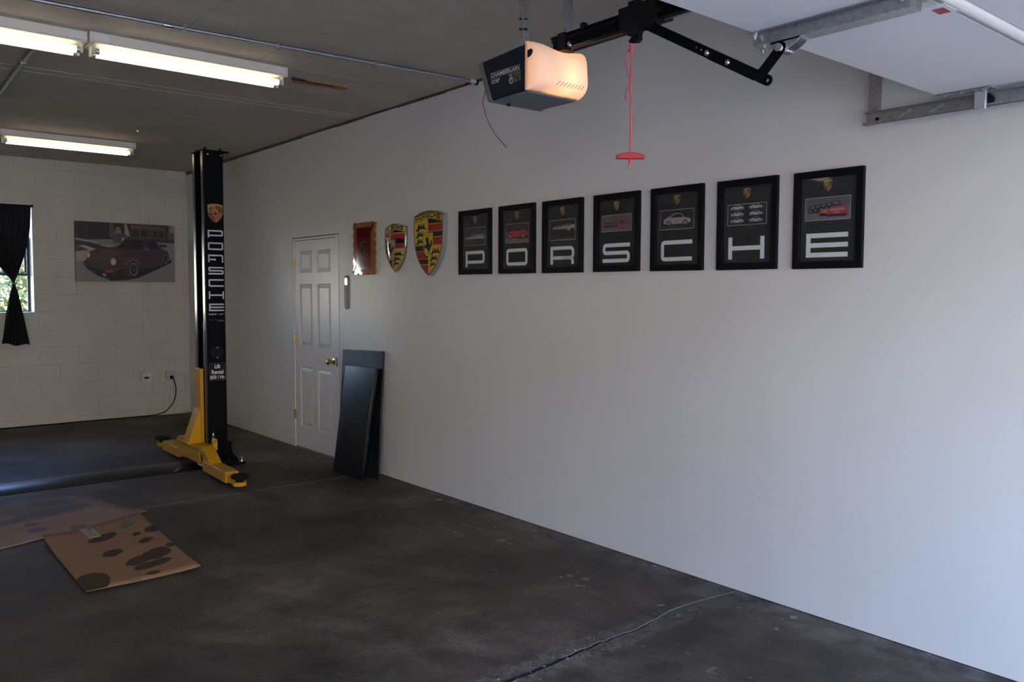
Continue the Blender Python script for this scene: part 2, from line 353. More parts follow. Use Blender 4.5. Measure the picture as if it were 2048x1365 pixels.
def letter(ch, w, h, t, r, tv=None):            # wide geometric capitals as lists of quads, origin lower left
    tv = tv or t; x0, x1, y0, y1 = tv/2, w-tv/2, t/2, h-t/2; q = []
    stem = lambda x, a, b: [(x-tv/2, a), (x+tv/2, a), (x+tv/2, b), (x-tv/2, b)]
    bar = lambda y, a, b: [(a, y-t/2), (b, y-t/2), (b, y+t/2), (a, y+t/2)]
    if ch == 'P': ym = h*0.30; q = [stem(x0, 0, h)]+ribbon(fillet([(tv*.5, y1), (x1, y1), (x1, ym), (tv*.5, ym)], r), t)
    elif ch == 'O': q = ribbon(fillet([(x0, y0), (x1, y0), (x1, y1), (x0, y1)], r, closed=True), t, True)
    elif ch == 'D': q = [stem(x0, 0, h)]+ribbon(fillet([(tv*.5, y1), (x1, y1), (x1, y0), (tv*.5, y0)], r), t)
    elif ch == 'R':
        ym = h*0.36; r2 = min(r*1.75, (y1-ym)*0.48)
        q = [stem(x0, 0, h)]+ribbon(fillet([(tv*.5, y1), (x1, y1), (x1, ym), (tv*.5, ym)], r2, 7), t)+ribbon(fillet([(w*.5, ym), (x1-tv*0.15, ym), (x1-tv*0.15, 0)], r2, 7), t)
    elif ch == 'S': ym = h/2; q = ribbon(fillet([(w, y1), (x0, y1), (x0, ym), (x1, ym), (x1, y0), (0, y0)], min(r, (y1-ym)*.45)), t)
    elif ch == 'C': q = ribbon(fillet([(w, y1), (x0, y1), (x0, y0), (w, y0)], r), t)
    elif ch == 'G': q = ribbon(fillet([(w, y1), (x0, y1), (x0, y0), (x1, y0), (x1, h*.5), (w*.55, h*.5)], r*.8), t)
    elif ch == 'H': q = [stem(x0, 0, h), stem(x1, 0, h), bar(h/2, tv, w-tv)]
    elif ch == 'N': q = ribbon(fillet([(x0, 0), (x0, y1), (x1, y1), (x1, 0)], r), t)
    elif ch == 'I': q = [stem(w/2, 0, h)]
    elif ch == 'E': q = [stem(x0, 0, h), bar(y0, tv, w), bar(h/2, tv, w), bar(y1, tv, w)]
    return q
def clip_convex(poly, conv):                    # Sutherland-Hodgman, conv any winding
    area = sum(conv[i][0]*conv[(i+1) % len(conv)][1]-conv[(i+1) % len(conv)][0]*conv[i][1] for i in range(len(conv)))
    C_ = conv if area > 0 else conv[::-1]; out = list(poly)
    for i in range(len(C_)):
        a, b = C_[i], C_[(i+1) % len(C_)]; inp, out = out, []
        side = lambda p: (b[0]-a[0])*(p[1]-a[1])-(b[1]-a[1])*(p[0]-a[0])
        for j in range(len(inp)):
            p, q = inp[j], inp[(j+1) % len(inp)]; sp, sq = side(p), side(q)
            if sp >= 0: out.append(p)
            if (sp >= 0) != (sq >= 0):
                t = sp/(sp-sq); out.append((p[0]+(q[0]-p[0])*t, p[1]+(q[1]-p[1])*t))
        if len(out) < 3: return []
    return out
class Print:                                    # flat print: stacked thin colour shapes on a plane (local X right, Z up, facing -Y)
    def __init__(s, step=0.00025): s.mb = MB(); s.mats = []; s.k = 0; s.step = step
    def idx(s, m):
        if m not in s.mats: s.mats.append(m)
        return s.mats.index(m)
    def put(s, polys, m, xf=lambda u, v: (u, v), y=0.0):
        s.k += 1; i = s.idx(m)
        for p in polys:
            if len(p) >= 3: s.mb.poly([(xf(*q)[0], y-s.k*s.step, xf(*q)[1]) for q in p], i)
    def build(s, name, parent): return s.mb.build(name, s.mats, parent, local=True, smooth=False, recalc=False)

# ------------------------------------------------------------------ emblem: shield with band, antlers, bars and a rearing horse (u right, v down, both 0..1)
GOLD, CRED, CBLK, CLINE = ink(0.66, 0.45, 0.035), ink(0.40, 0.012, 0.018), ink(0.012, 0.013, 0.015), ink(0.16, 0.11, 0.03)
def shield_outline(n=10):
    top = [(i/n, 0.075*(2*i/n-1)**2) for i in range(n+1)]
    right = [(0.995, 0.30), (0.985, 0.46), (0.955, 0.58), (0.90, 0.69), (0.82, 0.79), (0.72, 0.88), (0.60, 0.955), (0.5, 1.0)]
    return top+right+[(1-u, v) for u, v in right[-2::-1]]
SHIELD = shield_outline()
def inset(s_): return [(0.5+(u-0.5)*s_, 0.47+(v-0.47)*s_) for u, v in SHIELD]
def crest_shapes(gold=GOLD, red=CRED, blk=CBLK, line=CLINE, fine=True):
    inn = inset(0.955); sh = [([SHIELD], line), ([inn], gold)]
    rect = lambda a, b, c, d: clip_convex([(a, c), (b, c), (b, d), (a, d)], inn)
    sh.append(([clip_convex([(0.505, 0.125), (0.62, 0.132), (0.75, 0.148), (0.88, 0.168), (1, 0.19), (1, 0.20), (0.505, 0.20)], inn), rect(0.505, 1, 0.325, 0.405), rect(0, 0.495, 0.535, 0.615), rect(0, 0.495, 0.745, 0.82)], blk))
    sh.append(([rect(0.505, 1, 0.21, 0.315), rect(0.505, 1, 0.415, 0.525), rect(0, 0.495, 0.625, 0.735), rect(0, 0.495, 0.83, 1)], red))
    lines = [[(0.497, 0.12), (0.503, 0.12), (0.503, 0.97), (0.497, 0.97)], [(0.03, 0.527), (0.97, 0.527), (0.97, 0.533), (0.03, 0.533)]]
    arch = [(u, 0.118+0.07*(2*u-1)**2) for u in (0.03, 0.15, 0.3, 0.5, 0.7, 0.85, 0.97)]
    lines += ribbon(arch, 0.012); sh.append((lines, line))
    ant = []
    def antler(x, y, w, h):
        P = lambda a: [(x+w*p, y+h*q) for p, q in a]
        return [P([(0, .80), (.05, 1.02), (.2, 1.0), (.34, .78), (.6, .70), (.95, .80), (1, .66), (.75, .46), (.4, .46), (.12, .66)]),
                P([(.18, .66), (.17, .3), (.33, .0), (.34, .3), (.40, .56)]), P([(.40, .54), (.43, .25), (.57, .0), (.57, .28), (.62, .52)]), P([(.62, .52), (.68, .28), (.85, .04), (.83, .32), (.86, .58)])]
    for a in ((0.085, 0.185, 0.35, 0.125), (0.085, 0.305, 0.27, 0.110), (0.09, 0.415, 0.25, 0.105), (0.56, 0.575, 0.35, 0.110), (0.56, 0.685, 0.27, 0.095), (0.56, 0.785, 0.19, 0.075)): ant += antler(*a)
    sh.append((ant, blk))
    esc = [(0.335, 0.335), (0.675, 0.335), (0.675, 0.56), (0.655, 0.63), (0.60, 0.685), (0.505, 0.715), (0.41, 0.685), (0.355, 0.63), (0.335, 0.56)]
    sh.append(([esc], line)); sh.append(([[(0.505+(u-0.505)*0.93, 0.52+(v-0.52)*0.95) for u, v in esc]], gold))
    H = lambda a: [(0.355+(x-240)/160*0.30, 0.405+(y-640)/270*0.275) for x, y in a]
    sh.append(([H([(265, 690), (285, 650), (300, 640), (325, 650), (336, 700), (332, 735), (290, 740), (283, 705)]), H([(290, 735), (332, 730), (362, 770), (362, 822), (330, 845), (312, 838), (288, 810), (272, 800), (278, 760)]),
                H([(280, 752), (282, 800), (264, 802), (262, 850), (250, 832), (250, 795), (243, 765), (255, 742), (262, 775)]), H([(362, 800), (347, 860), (352, 890), (335, 906), (338, 862), (330, 830)]), H([(335, 835), (322, 850), (310, 890), (293, 900), (312, 850), (312, 820)]),
                H([(356, 775), (362, 705), (384, 675), (392, 740), (378, 795), (362, 790)])], blk))
    if fine:
        tx = []
        for i, ch in enumerate('PORSCHE'):
            c = 0.075+i*0.123; sl = 0.28*(2*(c+0.055)-1); vb = 0.026+0.070*(2*(c+0.055)-1)**2+0.078
            for q in letter(ch, 0.109, 0.080, 0.0185, 0.012, 0.023): tx.append([(c+a, vb-b+sl*(a-0.0535)) for a, b in q])
        sh.append((tx, blk))
        vs, fs = text2d('STUTTGART', 0.27, 0.030); sh.append(([[(0.37+vs[i][0], 0.39-vs[i][1]) for i in f] for f in fs], blk))
    return sh
def put_crest(pr, cx, zc, w, h, shapes, y=0.0):
    xf = lambda u, v: (cx+(u-0.5)*w, zc+(0.5-v)*h)
    for polys, m in shapes: pr.put(polys, m, xf, y)

# ------------------------------------------------------------------ the room shell
# floor: sub-base plus three slabs parted by the crack and the joint at the lift
mb = MB(); mb.box(XL, 0.12, YF-0.2, YB+0.2, -0.20, -0.02)
floor = tag(mb.build('floor', mat('slab_gap_grit', (0.018, 0.016, 0.014), 0.9, bump=0.3), smooth=False), 'dark stained concrete garage floor with a ragged crack', 'floor', kind='structure')
known = [(0.0, 2.52), (-0.17, 2.545), (-0.334, 2.566), (-0.464, 2.57), (-0.63, 2.54), (-0.798, 2.516), (-0.95, 2.525), (-1.085, 2.521), (-1.393, 2.504), (-1.58, 2.503)]
def crack_y(x):
    for (a, ya), (b, yb) in zip(known, known[1:]):
        if b <= x <= a: return ya+(yb-ya)*(a-x)/(a-b)
    return 2.503+0.03*mnoise.noise((x*1.3, 4.0, 0)) if x < -1.58 else 2.52
def crack(side):
    pts = []; x = 0.0
    while x > XL:
        w = 0.0028+0.0085*min(1, max(0, (-x-0.35)/1.0))
        j = 0.010*mnoise.noise((x*17, 1.0, 0))+0.005*mnoise.noise((x*60, side*5.0, 3.0))
        pts.append((x, crack_y(x)+j*min(1, 0.3-x)+side*w)); x -= 0.018
    return pts+[(XL, 2.50+side*0.012)]
rnd = random.Random(5); rub = MB()
for i in range(420):                            # crumbled concrete along the open part of the crack
    x = -rnd.uniform(0.55, 3.2) if i > 120 else -rnd.uniform(0.9, 1.7); sd_ = rnd.gauss(0, 1)*0.035+(0.02 if rnd.random() < 0.6 else -0.03); r0 = rnd.uniform(0.0015, 0.0055)*(1.3 if x < -1 else 0.8)
    c = Vector((x, crack_y(x)+sd_, r0*0.4)); pts = [c+Vector((rnd.uniform(-1, 1), rnd.uniform(-1, 1), rnd.uniform(-0.5, 0.7)))*r0 for _ in range(5)]
    rub.add(pts, [(0, 1, 2), (0, 2, 3), (0, 3, 4), (0, 4, 1), (1, 4, 3), (1, 3, 2)], 0 if rnd.random() < 0.6 else 1)
def joint(side): return [(-0.05*i, 6.21+0.004*mnoise.noise((i*0.9, 2.0, 1.0))+side*0.0022) for i in range(int(-XL/0.05)+1)]
def slab(front, back):                          # both edge lists run from x=0 to x=XL
    m = MB(); m.prism(front+back[::-1], lambda u, v, w: (u, v, w), -0.06, 0.0); m.m = [0, 0]+[1]*(len(m.f)-2)
    o = m.build('slab', [FLOOR, MATS['slab_gap_grit']], floor, smooth=False)
    return o
fa, fb_ = crack(-1), crack(1); m = MB()       # pale dust packed in the crack near the wall, thinning where it opens up
for i in range(0, 70):
    q = 0.004*mnoise.noise((i*0.7, 9.0, 0)); f0 = 1.0 if i < 16 else max(0.05, 1-(i-16)/34.0); f1 = 1.0 if i+1 < 16 else max(0.05, 1-(i-15)/34.0)
    A, B, C, D = fa[i], fa[i+1], fb_[i+1], fb_[i]
    lo = lambda p, r_, f: (r_[0]+(p[0]-r_[0])*f, r_[1]+(p[1]-r_[1])*f)
    A, B = lo(A, D, f0), lo(B, C, f1)
    m.poly([(A[0], A[1], -0.0012+q*0.2), (B[0], B[1], -0.0012), (C[0], C[1], 0.0006), (D[0], D[1], 0.0006)])
m.build('crack_dust', mat('pale_crack_dust', (0.26, 0.245, 0.22), 0.9, var=0.4, scale=60), floor, smooth=False, recalc=False)
slab([(0.0, YF-0.1), (XL, YF-0.1)], crack(-1)); slab(crack(1), joint(-1)); slab(joint(1), [(0.0, YB+0.1), (XL, YB+0.1)])
ro = rub.build('crack_rubble', [mat('rubble_pale', (0.27, 0.25, 0.22), 0.9, var=0.3), mat('rubble_dark', (0.035, 0.03, 0.026), 0.9)], floor, smooth=False); ro['kind'] = 'stuff'

# right wall with the doorway, brown sole plate showing under its edge
DY0, DY1, DZ = 6.806, 7.768, 2.076
mb = MB(); mb.box(0, 0.12, YF-0.2, DY0, 0.004, HC); mb.box(0, 0.12, DY1, YB+0.2, 0.004, HC); mb.box(0, 0.12, DY0, DY1, DZ, HC)
mb.box(0.006, 0.12, YF-0.2, DY0, -0.02, 0.004, 1); mb.box(0.006, 0.12, DY1, YB+0.2, -0.02, 0.004, 1); mb.box(0.118, 0.16, DY0-0.1, DY1+0.1, -0.05, DZ+0.1, 1)
tag(mb.build('wall_right', [WALL, mat('sole_plate', (0.05, 0.03, 0.02), 0.9)], smooth=False), 'long plain white painted wall hung with framed prints', 'wall', kind='structure')
mb = MB(); mb.box(XL-0.15, XL, YF-0.2, YB+0.2, -0.02, HC)
tag(mb.build('wall_left', mat('bare_block', (0.20, 0.19, 0.175), 0.8, var=0.15, scale=3), smooth=False), 'bare grey block side wall', 'wall', kind='structure')
# front wall with the two door openings
OPEN = [(-2.57, -0.13, 2.08), (-7.0, -3.0, 2.70)]
mb = MB(); edges = [XL, OPEN[1][0], OPEN[1][1], OPEN[0][0], OPEN[0][1], 0.0]
for a, b in ((0, 1), (2, 3), (4, 5)): mb.box(edges[a], edges[b], YF-0.2, YF, -0.02, HC)
for a, b, t in OPEN: mb.box(a, b, YF-0.2, YF, t, HC)
tag(mb.build('wall_front', MATS['bare_block'], smooth=False), 'front wall with the garage door openings', 'wall', kind='structure')
# back wall: backing with window opening, then courses of painted block
WX0, WX1, WZ0, WZ1 = -2.88, -1.73, 1.304, 2.522
mb = MB(); f_ = YB+0.005
mb.box(XL, WX0, f_, YB+0.25, -0.02, HC); mb.box(WX1, 0.0, f_, YB+0.25, -0.02, HC)
for a, b in ((WX0, WX1),): mb.box(a, b, f_, YB+0.25, -0.02, WZ0); mb.box(a, b, f_, YB+0.25, WZ1, HC)
wb = tag(mb.build('wall_back', BLOCK, smooth=False), 'painted concrete block end wall with a curtained window', 'wall', kind='structure')
JT = 0.002; course = 0
z = 0.0; zn = 0.085
while z < HC-0.01:
    z1 = min(zn, HC); off = 0.2032 if course % 2 == 0 else 0.0
    x = -1.90+off-0.4064*7
    while x < -0.001:
        a, b = x, min(x+0.4064, 0.0)
        spans = [(a, b)]
        if z1 > WZ0+0.01 and z < WZ1-0.01:
            for u0, u1 in ((WX0, WX1),): spans = [(p, q) for sp in spans for p, q in ((sp[0], min(sp[1], u0)), (max(sp[0], u1), sp[1])) if q-p > 0.02]
        for p, q in spans:
            if q-p < 0.02: continue
            cz, hw, hh = (z+z1)/2, (q-p)/2-JT, (z1-z)/2-JT; dy = random.uniform(-0.0008, 0.0008)
            m = MB(); xm = (p+q)/2
            e = 0.0025
            m.hexa([(xm-hw, YB+0.008, cz-hh), (xm+hw, YB+0.008, cz-hh), (xm+hw, YB+0.008, cz+hh), (xm-hw, YB+0.008, cz+hh)],
                   [(xm-hw+e, YB+dy, cz-hh+e), (xm+hw-e, YB+dy, cz-hh+e), (xm+hw-e, YB+dy, cz+hh-e), (xm-hw+e, YB+dy, cz+hh-e)])
            m.build('block', BLOCK, wb, smooth=False)
        x += 0.4064
    z = zn; zn += 0.2032; course += 1
# window reveal linings
for a, b in ((WX0, WX1),):
    mb = MB(); mb.box(a-0.01, a+0.004, YB+0.002, YB+0.255, WZ0-0.005, WZ1+0.01); mb.box(b-0.004, b+0.01, YB+0.002, YB+0.255, WZ0-0.005, WZ1+0.01); mb.box(a+0.004, b-0.004, YB+0.002, YB+0.27, WZ0-0.02, WZ0+0.004); mb.box(a+0.004, b-0.004, YB+0.002, YB+0.255, WZ1-0.004, WZ1+0.01)
    mb.build('window_reveal', WALL, wb, smooth=False)

# ceiling: sheathing and staggered boards with open seams
mb = MB(); mb.box(XL-0.15, 0.15, YF-0.2, YB+0.2, HC, HC+0.15)
ceil = tag(mb.build('ceiling', mat('ceiling_gap', (0.05, 0.04, 0.03), 0.9), smooth=False), 'stained tan ceiling of butted boards', 'ceiling', kind='structure')
y = 4.88-1.22*5; row = 1
while y < YB:
    x = (-1.39 if row % 2 == 0 else -1.97)-2.44*3
    while x < 0:
        a, b = max(x, XL)+0.0018, min(x+2.44, 0.0)-0.0018; c_, d_ = max(y, YF)+0.0018, min(y+1.22, YB)-0.0018
        if b-a > 0.03 and d_-c_ > 0.03:
            m = MB(); dz = random.uniform(-0.0012, 0.0012); m.box(a, b, c_, d_, HC-0.010+dz, HC+0.001); m.build('board', CEIL, ceil, smooth=False)
        x += 2.44
    y += 1.22; row += 1
CZ = HC-0.010
# pale repair strip, tape remnants and pencil lines on the boards
PATCH = mat('patch_paint', (0.46, 0.42, 0.36), 0.7, var=0.12)
for a, b, c_, d_ in ((-0.60, -0.20, 5.225, 5.30), (-0.20, -0.012, 5.19, 5.275), (-1.12, -0.60, 5.29, 5.37)):
    m = MB(); m.box(a, b, c_, d_, CZ-0.0025, CZ+0.002); m.build('patch', PATCH, ceil, smooth=False)
CHALK = mat('chalk_line', (0.40, 0.38, 0.33), 0.9)
for ya, yb in ((6.47, 6.36), (6.60, 6.48)):
    m = MB(); m.hexa([(-4.0, ya, CZ-0.0015), (-4.0, ya+0.008, CZ-0.0015), (-0.05, yb+0.008, CZ-0.0015), (-0.05, yb, CZ-0.0015)], [(-4.0, ya, CZ+0.002), (-4.0, ya+0.008, CZ+0.002), (-0.05, yb+0.008, CZ+0.002), (-0.05, yb, CZ+0.002)])
    m.build('chalk_line', CHALK, ceil, smooth=False)
# exposed brown batten beside the light
mb = MB(); mb.prism([(-1.03, 5.535), (-0.95, 5.525), (-0.66, 5.50), (-0.60, 5.515), (-0.585, 5.555), (-0.61, 5.60), (-0.70, 5.605), (-0.97, 5.635), (-1.00, 5.60)], lambda u, v, w: (u, v, w), CZ-0.010, CZ+0.003)
mb.box(-1.03, -0.70, 5.523, 5.545, CZ-0.013, CZ+0.002, 1)
wbt = tag(mb.build('wood_batten', [WOOD, DARK], smooth=False, bevel=0.002), 'short strip of bare orange-brown wood in the ceiling beside the lit tube', 'wood strip')
# ragged brown edge between wall and ceiling
t1 = thing('trim_1', (0, 6, 2.9), 'ragged strip of brown wood where wall meets ceiling', 'trim', kind='structure')
y = 3.0
while y < YB-0.02:
    ln = random.uniform(0.35, 1.1); e_ = min(y+ln, YB); hgt = 0.010+0.020*max(0, (y-5.0)/6)+random.uniform(0, 0.010)
    m = MB(); m.box(-0.006-random.uniform(0, 0.004), 0.002, y, e_-0.004, CZ-hgt, CZ+0.004); m.build('batten', mat('brown_edge', (0.15, 0.068, 0.028), 0.8, var=0.4, scale=9) if y > 6.0 else mat('dark_edge', (0.09, 0.06, 0.04), 0.85), t1, smooth=False); y = e_

# ------------------------------------------------------------------ window, trees beyond
STEEL = mat('window_steel', (0.05, 0.05, 0.055), 0.5, var=0.1)
def window(name, x0_, x1_, label):
    win = thing(name, ((x0_+x1_)/2, YB+0.22, WZ0), label, 'window', kind='structure'); yw0, yw1 = YB+0.205, YB+0.235; xm = (x0_+x1_)/2
    mb = MB(); mb.box(x0_, x0_+0.03, yw0, yw1, WZ0, WZ1); mb.box(x1_-0.03, x1_, yw0, yw1, WZ0, WZ1); mb.box(x0_, x1_, yw0, yw1, WZ0, WZ0+0.018); mb.box(x0_, x1_, yw0, yw1, WZ1-0.03, WZ1)
    mb.box(x0_, x1_, yw0-0.01, yw1, 1.722, 1.752); mb.build('window_frame', STEEL, win, bevel=0.002)
    for a, b in ((x0_+0.035, xm-0.015), (xm+0.015, x1_-0.035)):
        mb = MB(); c_, d_ = 1.755, 2.16; y0_, y1_ = yw0-0.015, yw1-0.012
        mb.box(a, a+0.025, y0_, y1_, c_, d_); mb.box(b-0.025, b, y0_, y1_, c_, d_); mb.box(a, b, y0_, y1_, c_, c_+0.012); mb.box(a, b, y0_, y1_, d_-0.025, d_); mb.build('vent_sash', STEEL, win, bevel=0.002)
    for z0_, z1_ in ((WZ0+0.018, 1.722), (1.752, WZ1-0.03)):
        m = MB(); m.box(x0_+0.03, x1_-0.03, yw0+0.016, yw0+0.020, z0_, z1_); m.build('pane', GLASS, win, smooth=False)
window('window_1', WX0, WX1, 'dark steel window with foliage outside, half behind black curtains')
mb = MB(); mb.box(-40, 40, YB+0.27, 70, -0.6, -0.5)
tag(mb.build('lawn', mat('lawn_green', (0.10, 0.16, 0.04), 0.9, var=0.4, scale=3), smooth=False), 'grass beyond the back window', 'ground', kind='structure')
mb = MB(); mb.box(-40, 40, -60, YF-0.05, -0.6, -0.015)
tag(mb.build('driveway', mat('driveway_concrete', (0.58, 0.54, 0.48), 0.8, var=0.15, scale=1.5, bump=0.1), smooth=False), 'pale concrete apron outside the garage doors', 'ground', kind='structure')
mb = MB(); FW = mat('added_stucco', (0.78, 0.69, 0.56), 0.85, var=0.08, scale=1.0, bump=0.1, bscale=40)  # unseen building added to bounce warm sun inside and cover the low sky
mb.box(-34, 26, -24.0, -15.0, -0.6, 6.6); mb.box(-34.4, 26.4, -24.4, -14.6, 6.6, 6.9, 1)
for i in range(14): mb.box(-32+i*4.1, -30.6+i*4.1, -15.02, -14.96, 3.0, 4.3, 1); mb.box(-32.2+i*4.1, -29.8+i*4.1, -15.02, -14.95, -0.1, 2.4, 2)
tag(mb.build('bounce_building', [FW, mat('added_facade_dark', (0.10, 0.09, 0.08), 0.5), mat('added_facade_doors', (0.42, 0.36, 0.28), 0.6)], smooth=False), 'long beige building across the lane, added unseen to bounce warm light', 'building', kind='structure')
mb = MB(); mb.box(-28, -8.2, 16.0, 20.0, -0.6, 11.0); mb.box(-28.3, -8.0, 15.8, 20.2, 11.0, 11.3, 1)  # unseen block added to stop the sun reaching the back window
for i in range(5): mb.box(-26.5+i*3.4, -25.0+i*3.4, 15.95, 16.02, 1.0, 2.6, 1); mb.box(-26.5+i*3.4, -25.0+i*3.4, 15.95, 16.02, 4.4, 6.0, 1)
tag(mb.build('sun_block_building', [FW, MATS['added_facade_dark']], smooth=False), 'unseen two-storey block added behind the garage to keep sun off the window', 'building', kind='structure')
mb = MB(); mb.box(XL-0.6, 0.6, YF-0.5, YB+0.85, HC+0.15, HC+0.30)  # out of view; rear overhang sized to shade the back window
tag(mb.build('roof', mat('roof_deck', (0.16, 0.14, 0.12), 0.9), smooth=False), 'flat unseen garage roof, eaves shaped to shade the back window', 'roof', kind='structure')
LEAFS = []
for i, c in enumerate(((0.15, 0.175, 0.022), (0.085, 0.12, 0.025), (0.22, 0.22, 0.04))):
    m = mat('leaf_%d' % i, c, 0.55, var=0.3, scale=2); LEAFS.append(m)
BARK = mat('bark', (0.10, 0.07, 0.05), 0.9, var=0.3, bump=0.4)
def tree(x, y, h, r, zc, n, lm, label):
    rnd = random.Random(int(x*100+y)); t = thing('tree', (x, y, -0.5), label, 'tree', 'trees beyond the back window')
    m = MB(); m.tube([(x, y, -0.5), (x+0.05, y, zc-r*0.6), (x-0.05, y+0.05, zc), (x, y, zc+r*0.5)], lambda q: 0.13*(1-q)+0.02, 8)
    for i in range(6):
        a = rnd.uniform(0, 2*PI); m.tube([(x, y, zc-r*0.5+i*0.12*r), (x+0.4*r*math.cos(a), y+0.4*r*math.sin(a), zc-0.1*r+i*0.1*r), (x+0.75*r*math.cos(a), y+0.75*r*math.sin(a), zc+0.1*r+i*0.1*r)], lambda q: 0.05*(1-q)+0.008, 6)
    m.build('trunk', BARK, t)
    m = MB(); blobs = [(rnd.uniform(-.7, .7)*r, rnd.uniform(-.7, .7)*r, rnd.uniform(-.65, .65)*h/2, rnd.uniform(.25, .5)*r) for _ in range(26)]
    for i in range(n):
        bx, by, bz, br = rnd.choice(blobs); d = Vector((rnd.gauss(0, 1), rnd.gauss(0, 1), rnd.gauss(0, 1))).normalized()*br*rnd.uniform(0.6, 1.0)
        p = Vector((x+bx, y+by, zc+bz))+d; s_ = rnd.uniform(0.05, 0.10); u = Vector((rnd.gauss(0, 1), rnd.gauss(0, 1), rnd.gauss(0, 1))).normalized(); w = u.orthogonal().normalized()
        m.poly([p-u*s_, p+w*s_*0.45, p+u*s_, p-w*s_*0.45], rnd.choice((0, 0, 1)))
    m.build('crown', lm, t, smooth=False, recalc=False); return t
tree(0.2, 16.6, 3.6, 1.7, 1.35, 9000, [LEAFS[2], LEAFS[0]], 'yellow-green tree seen low through the lower window pane')
tree(3.1, 20.8, 5.4, 2.3, 2.6, 9000, [LEAFS[1], LEAFS[0]], 'darker tree farther off behind the yellow-green one')
tree(-1.9, 21.2, 5.6, 2.3, 2.8, 9000, [LEAFS[1], LEAFS[2]], 'tall far tree in the middle of the window view')

# ------------------------------------------------------------------ six-panel door in the right wall
d1 = thing('door_1', (0, 7.2915, 0.0), 'white six-panel interior door with brass hinges and knob', 'door', kind='structure', rz=-PI/2)
L0, L1, LT = -0.4505, 0.4165, 2.043           # leaf, local x (right = -y)
mb = MB()
mb.box(L0-0.019, L0-0.004, 0.0, 0.115, 0.0, 2.068); mb.box(L1+0.004, L1+0.062, -0.001, 0.115, 0.0, 2.068); mb.box(L0-0.004, L1+0.004, 0.0, 0.115, LT+0.004, 2.068)
mb.build('jamb', DOORW, d1, local=True, bevel=0.0015)
mb = MB(); GW = mat('gap_shade', (0.035, 0.025, 0.018), 0.9)  # dark strips stand in for the shade in the door gaps
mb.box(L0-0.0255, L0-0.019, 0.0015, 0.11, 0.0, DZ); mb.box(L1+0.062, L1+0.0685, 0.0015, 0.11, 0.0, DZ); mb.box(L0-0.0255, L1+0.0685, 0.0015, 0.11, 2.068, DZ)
mb.box(L0-0.004, L0, 0.012, 0.04, 0.0, LT); mb.box(L1, L1+0.004, 0.012, 0.04, 0.0, LT); mb.box(L0, L1, 0.012, 0.04, LT, LT+0.004); mb.build('gap_shade_strip', GW, d1, local=True, smooth=False)
PX = [(-0.341, -0.071), (0.030, 0.303)]; PZ = [(0.222, 0.818), (1.022, 1.623), (1.732, 1.943)]
YL = 0.010
mb = MB(); xs = [L0]+[v for p in PX for v in p]+[L1]; zs = [0.014]+[v for p in PZ for v in p]+[LT]
for i in range(len(xs)-1):
    for j in range(len(zs)-1):
        if i % 2 == 1 and j % 2 == 1: continue
        mb.poly([(xs[i], YL, zs[j]), (xs[i+1], YL, zs[j]), (xs[i+1], YL, zs[j+1]), (xs[i], YL, zs[j+1])])
for a, b in (((L0, 0.014), (L1, 0.014)), ((L1, 0.014), (L1, LT)), ((L1, LT), (L0, LT)), ((L0, LT), (L0, 0.014))):
    mb.poly([(a[0], YL, a[1]), (b[0], YL, b[1]), (b[0], YL+0.035, b[1]), (a[0], YL+0.035, a[1])])
mb.box(L0, L1, YL+0.020, YL+0.035, 0.014, LT)
leaf = mb.build('leaf', DOORW, d1, local=True, smooth=False, recalc=False)
for p in PX:
    for q in PZ:
        m = MB(); rings = [(0.0, 0.0), (0.010, 0.011), (0.016, 0.011), (0.040, 0.0025), (0.046, 0.002)]
        loops = []
        for ins, dep in rings: loops.append([(p[0]+ins, YL+dep, q[0]+ins), (p[1]-ins, YL+dep, q[0]+ins), (p[1]-ins, YL+dep, q[1]-ins), (p[0]+ins, YL+dep, q[1]-ins)])
        m.add([v for lp in loops for v in lp], [(4*r_+i, 4*r_+(i+1) % 4, 4*r_+4+(i+1) % 4, 4*r_+4+i) for r_ in range(len(rings)-1) for i in range(4)]+[tuple(4*(len(rings)-1)+i for i in range(4))])
        m.build('panel', DOORW, leaf, local=True, smooth=False, recalc=False)
for zh in (0.33, 1.075, 1.83):
    m = MB(); m.cyl((L0-0.002, -0.006, zh-0.045), (L0-0.002, -0.006, zh+0.045), 0.0065, n=10); m.box(L0-0.012, L0+0.016, -0.002, YL+0.001, zh-0.045, zh+0.045)
    m.cyl((L0-0.002, -0.006, zh-0.050), (L0-0.002, -0.006, zh+0.050), 0.003, n=8); m.build('hinge', BRASS, leaf, local=True)
m = MB(); kx = L1-0.070
m.lathe([(0.0, 0.012), (0.033, 0.012), (0.031, 0.004), (0.013, 0.0), (0.012, -0.022), (0.020, -0.030), (0.028, -0.042), (0.028, -0.056), (0.019, -0.066), (0.0, -0.069)], (kx, YL-0.004, 0.905), (0, 1, 0), 28)
m.build('knob', BRASS, leaf, local=True)
m = MB(); m.box(L1+0.006, L1+0.030, -0.004, 0.002, 0.865, 0.945); m.build('strike_plate', mat('aged_brass', (0.32, 0.20, 0.08), 0.4, 1.0), d1, local=True, bevel=0.002)
m = MB(); m.box(L0, L1, 0.0, 0.115, -0.001, 0.006); m.build('threshold', WOOD, d1, local=True)

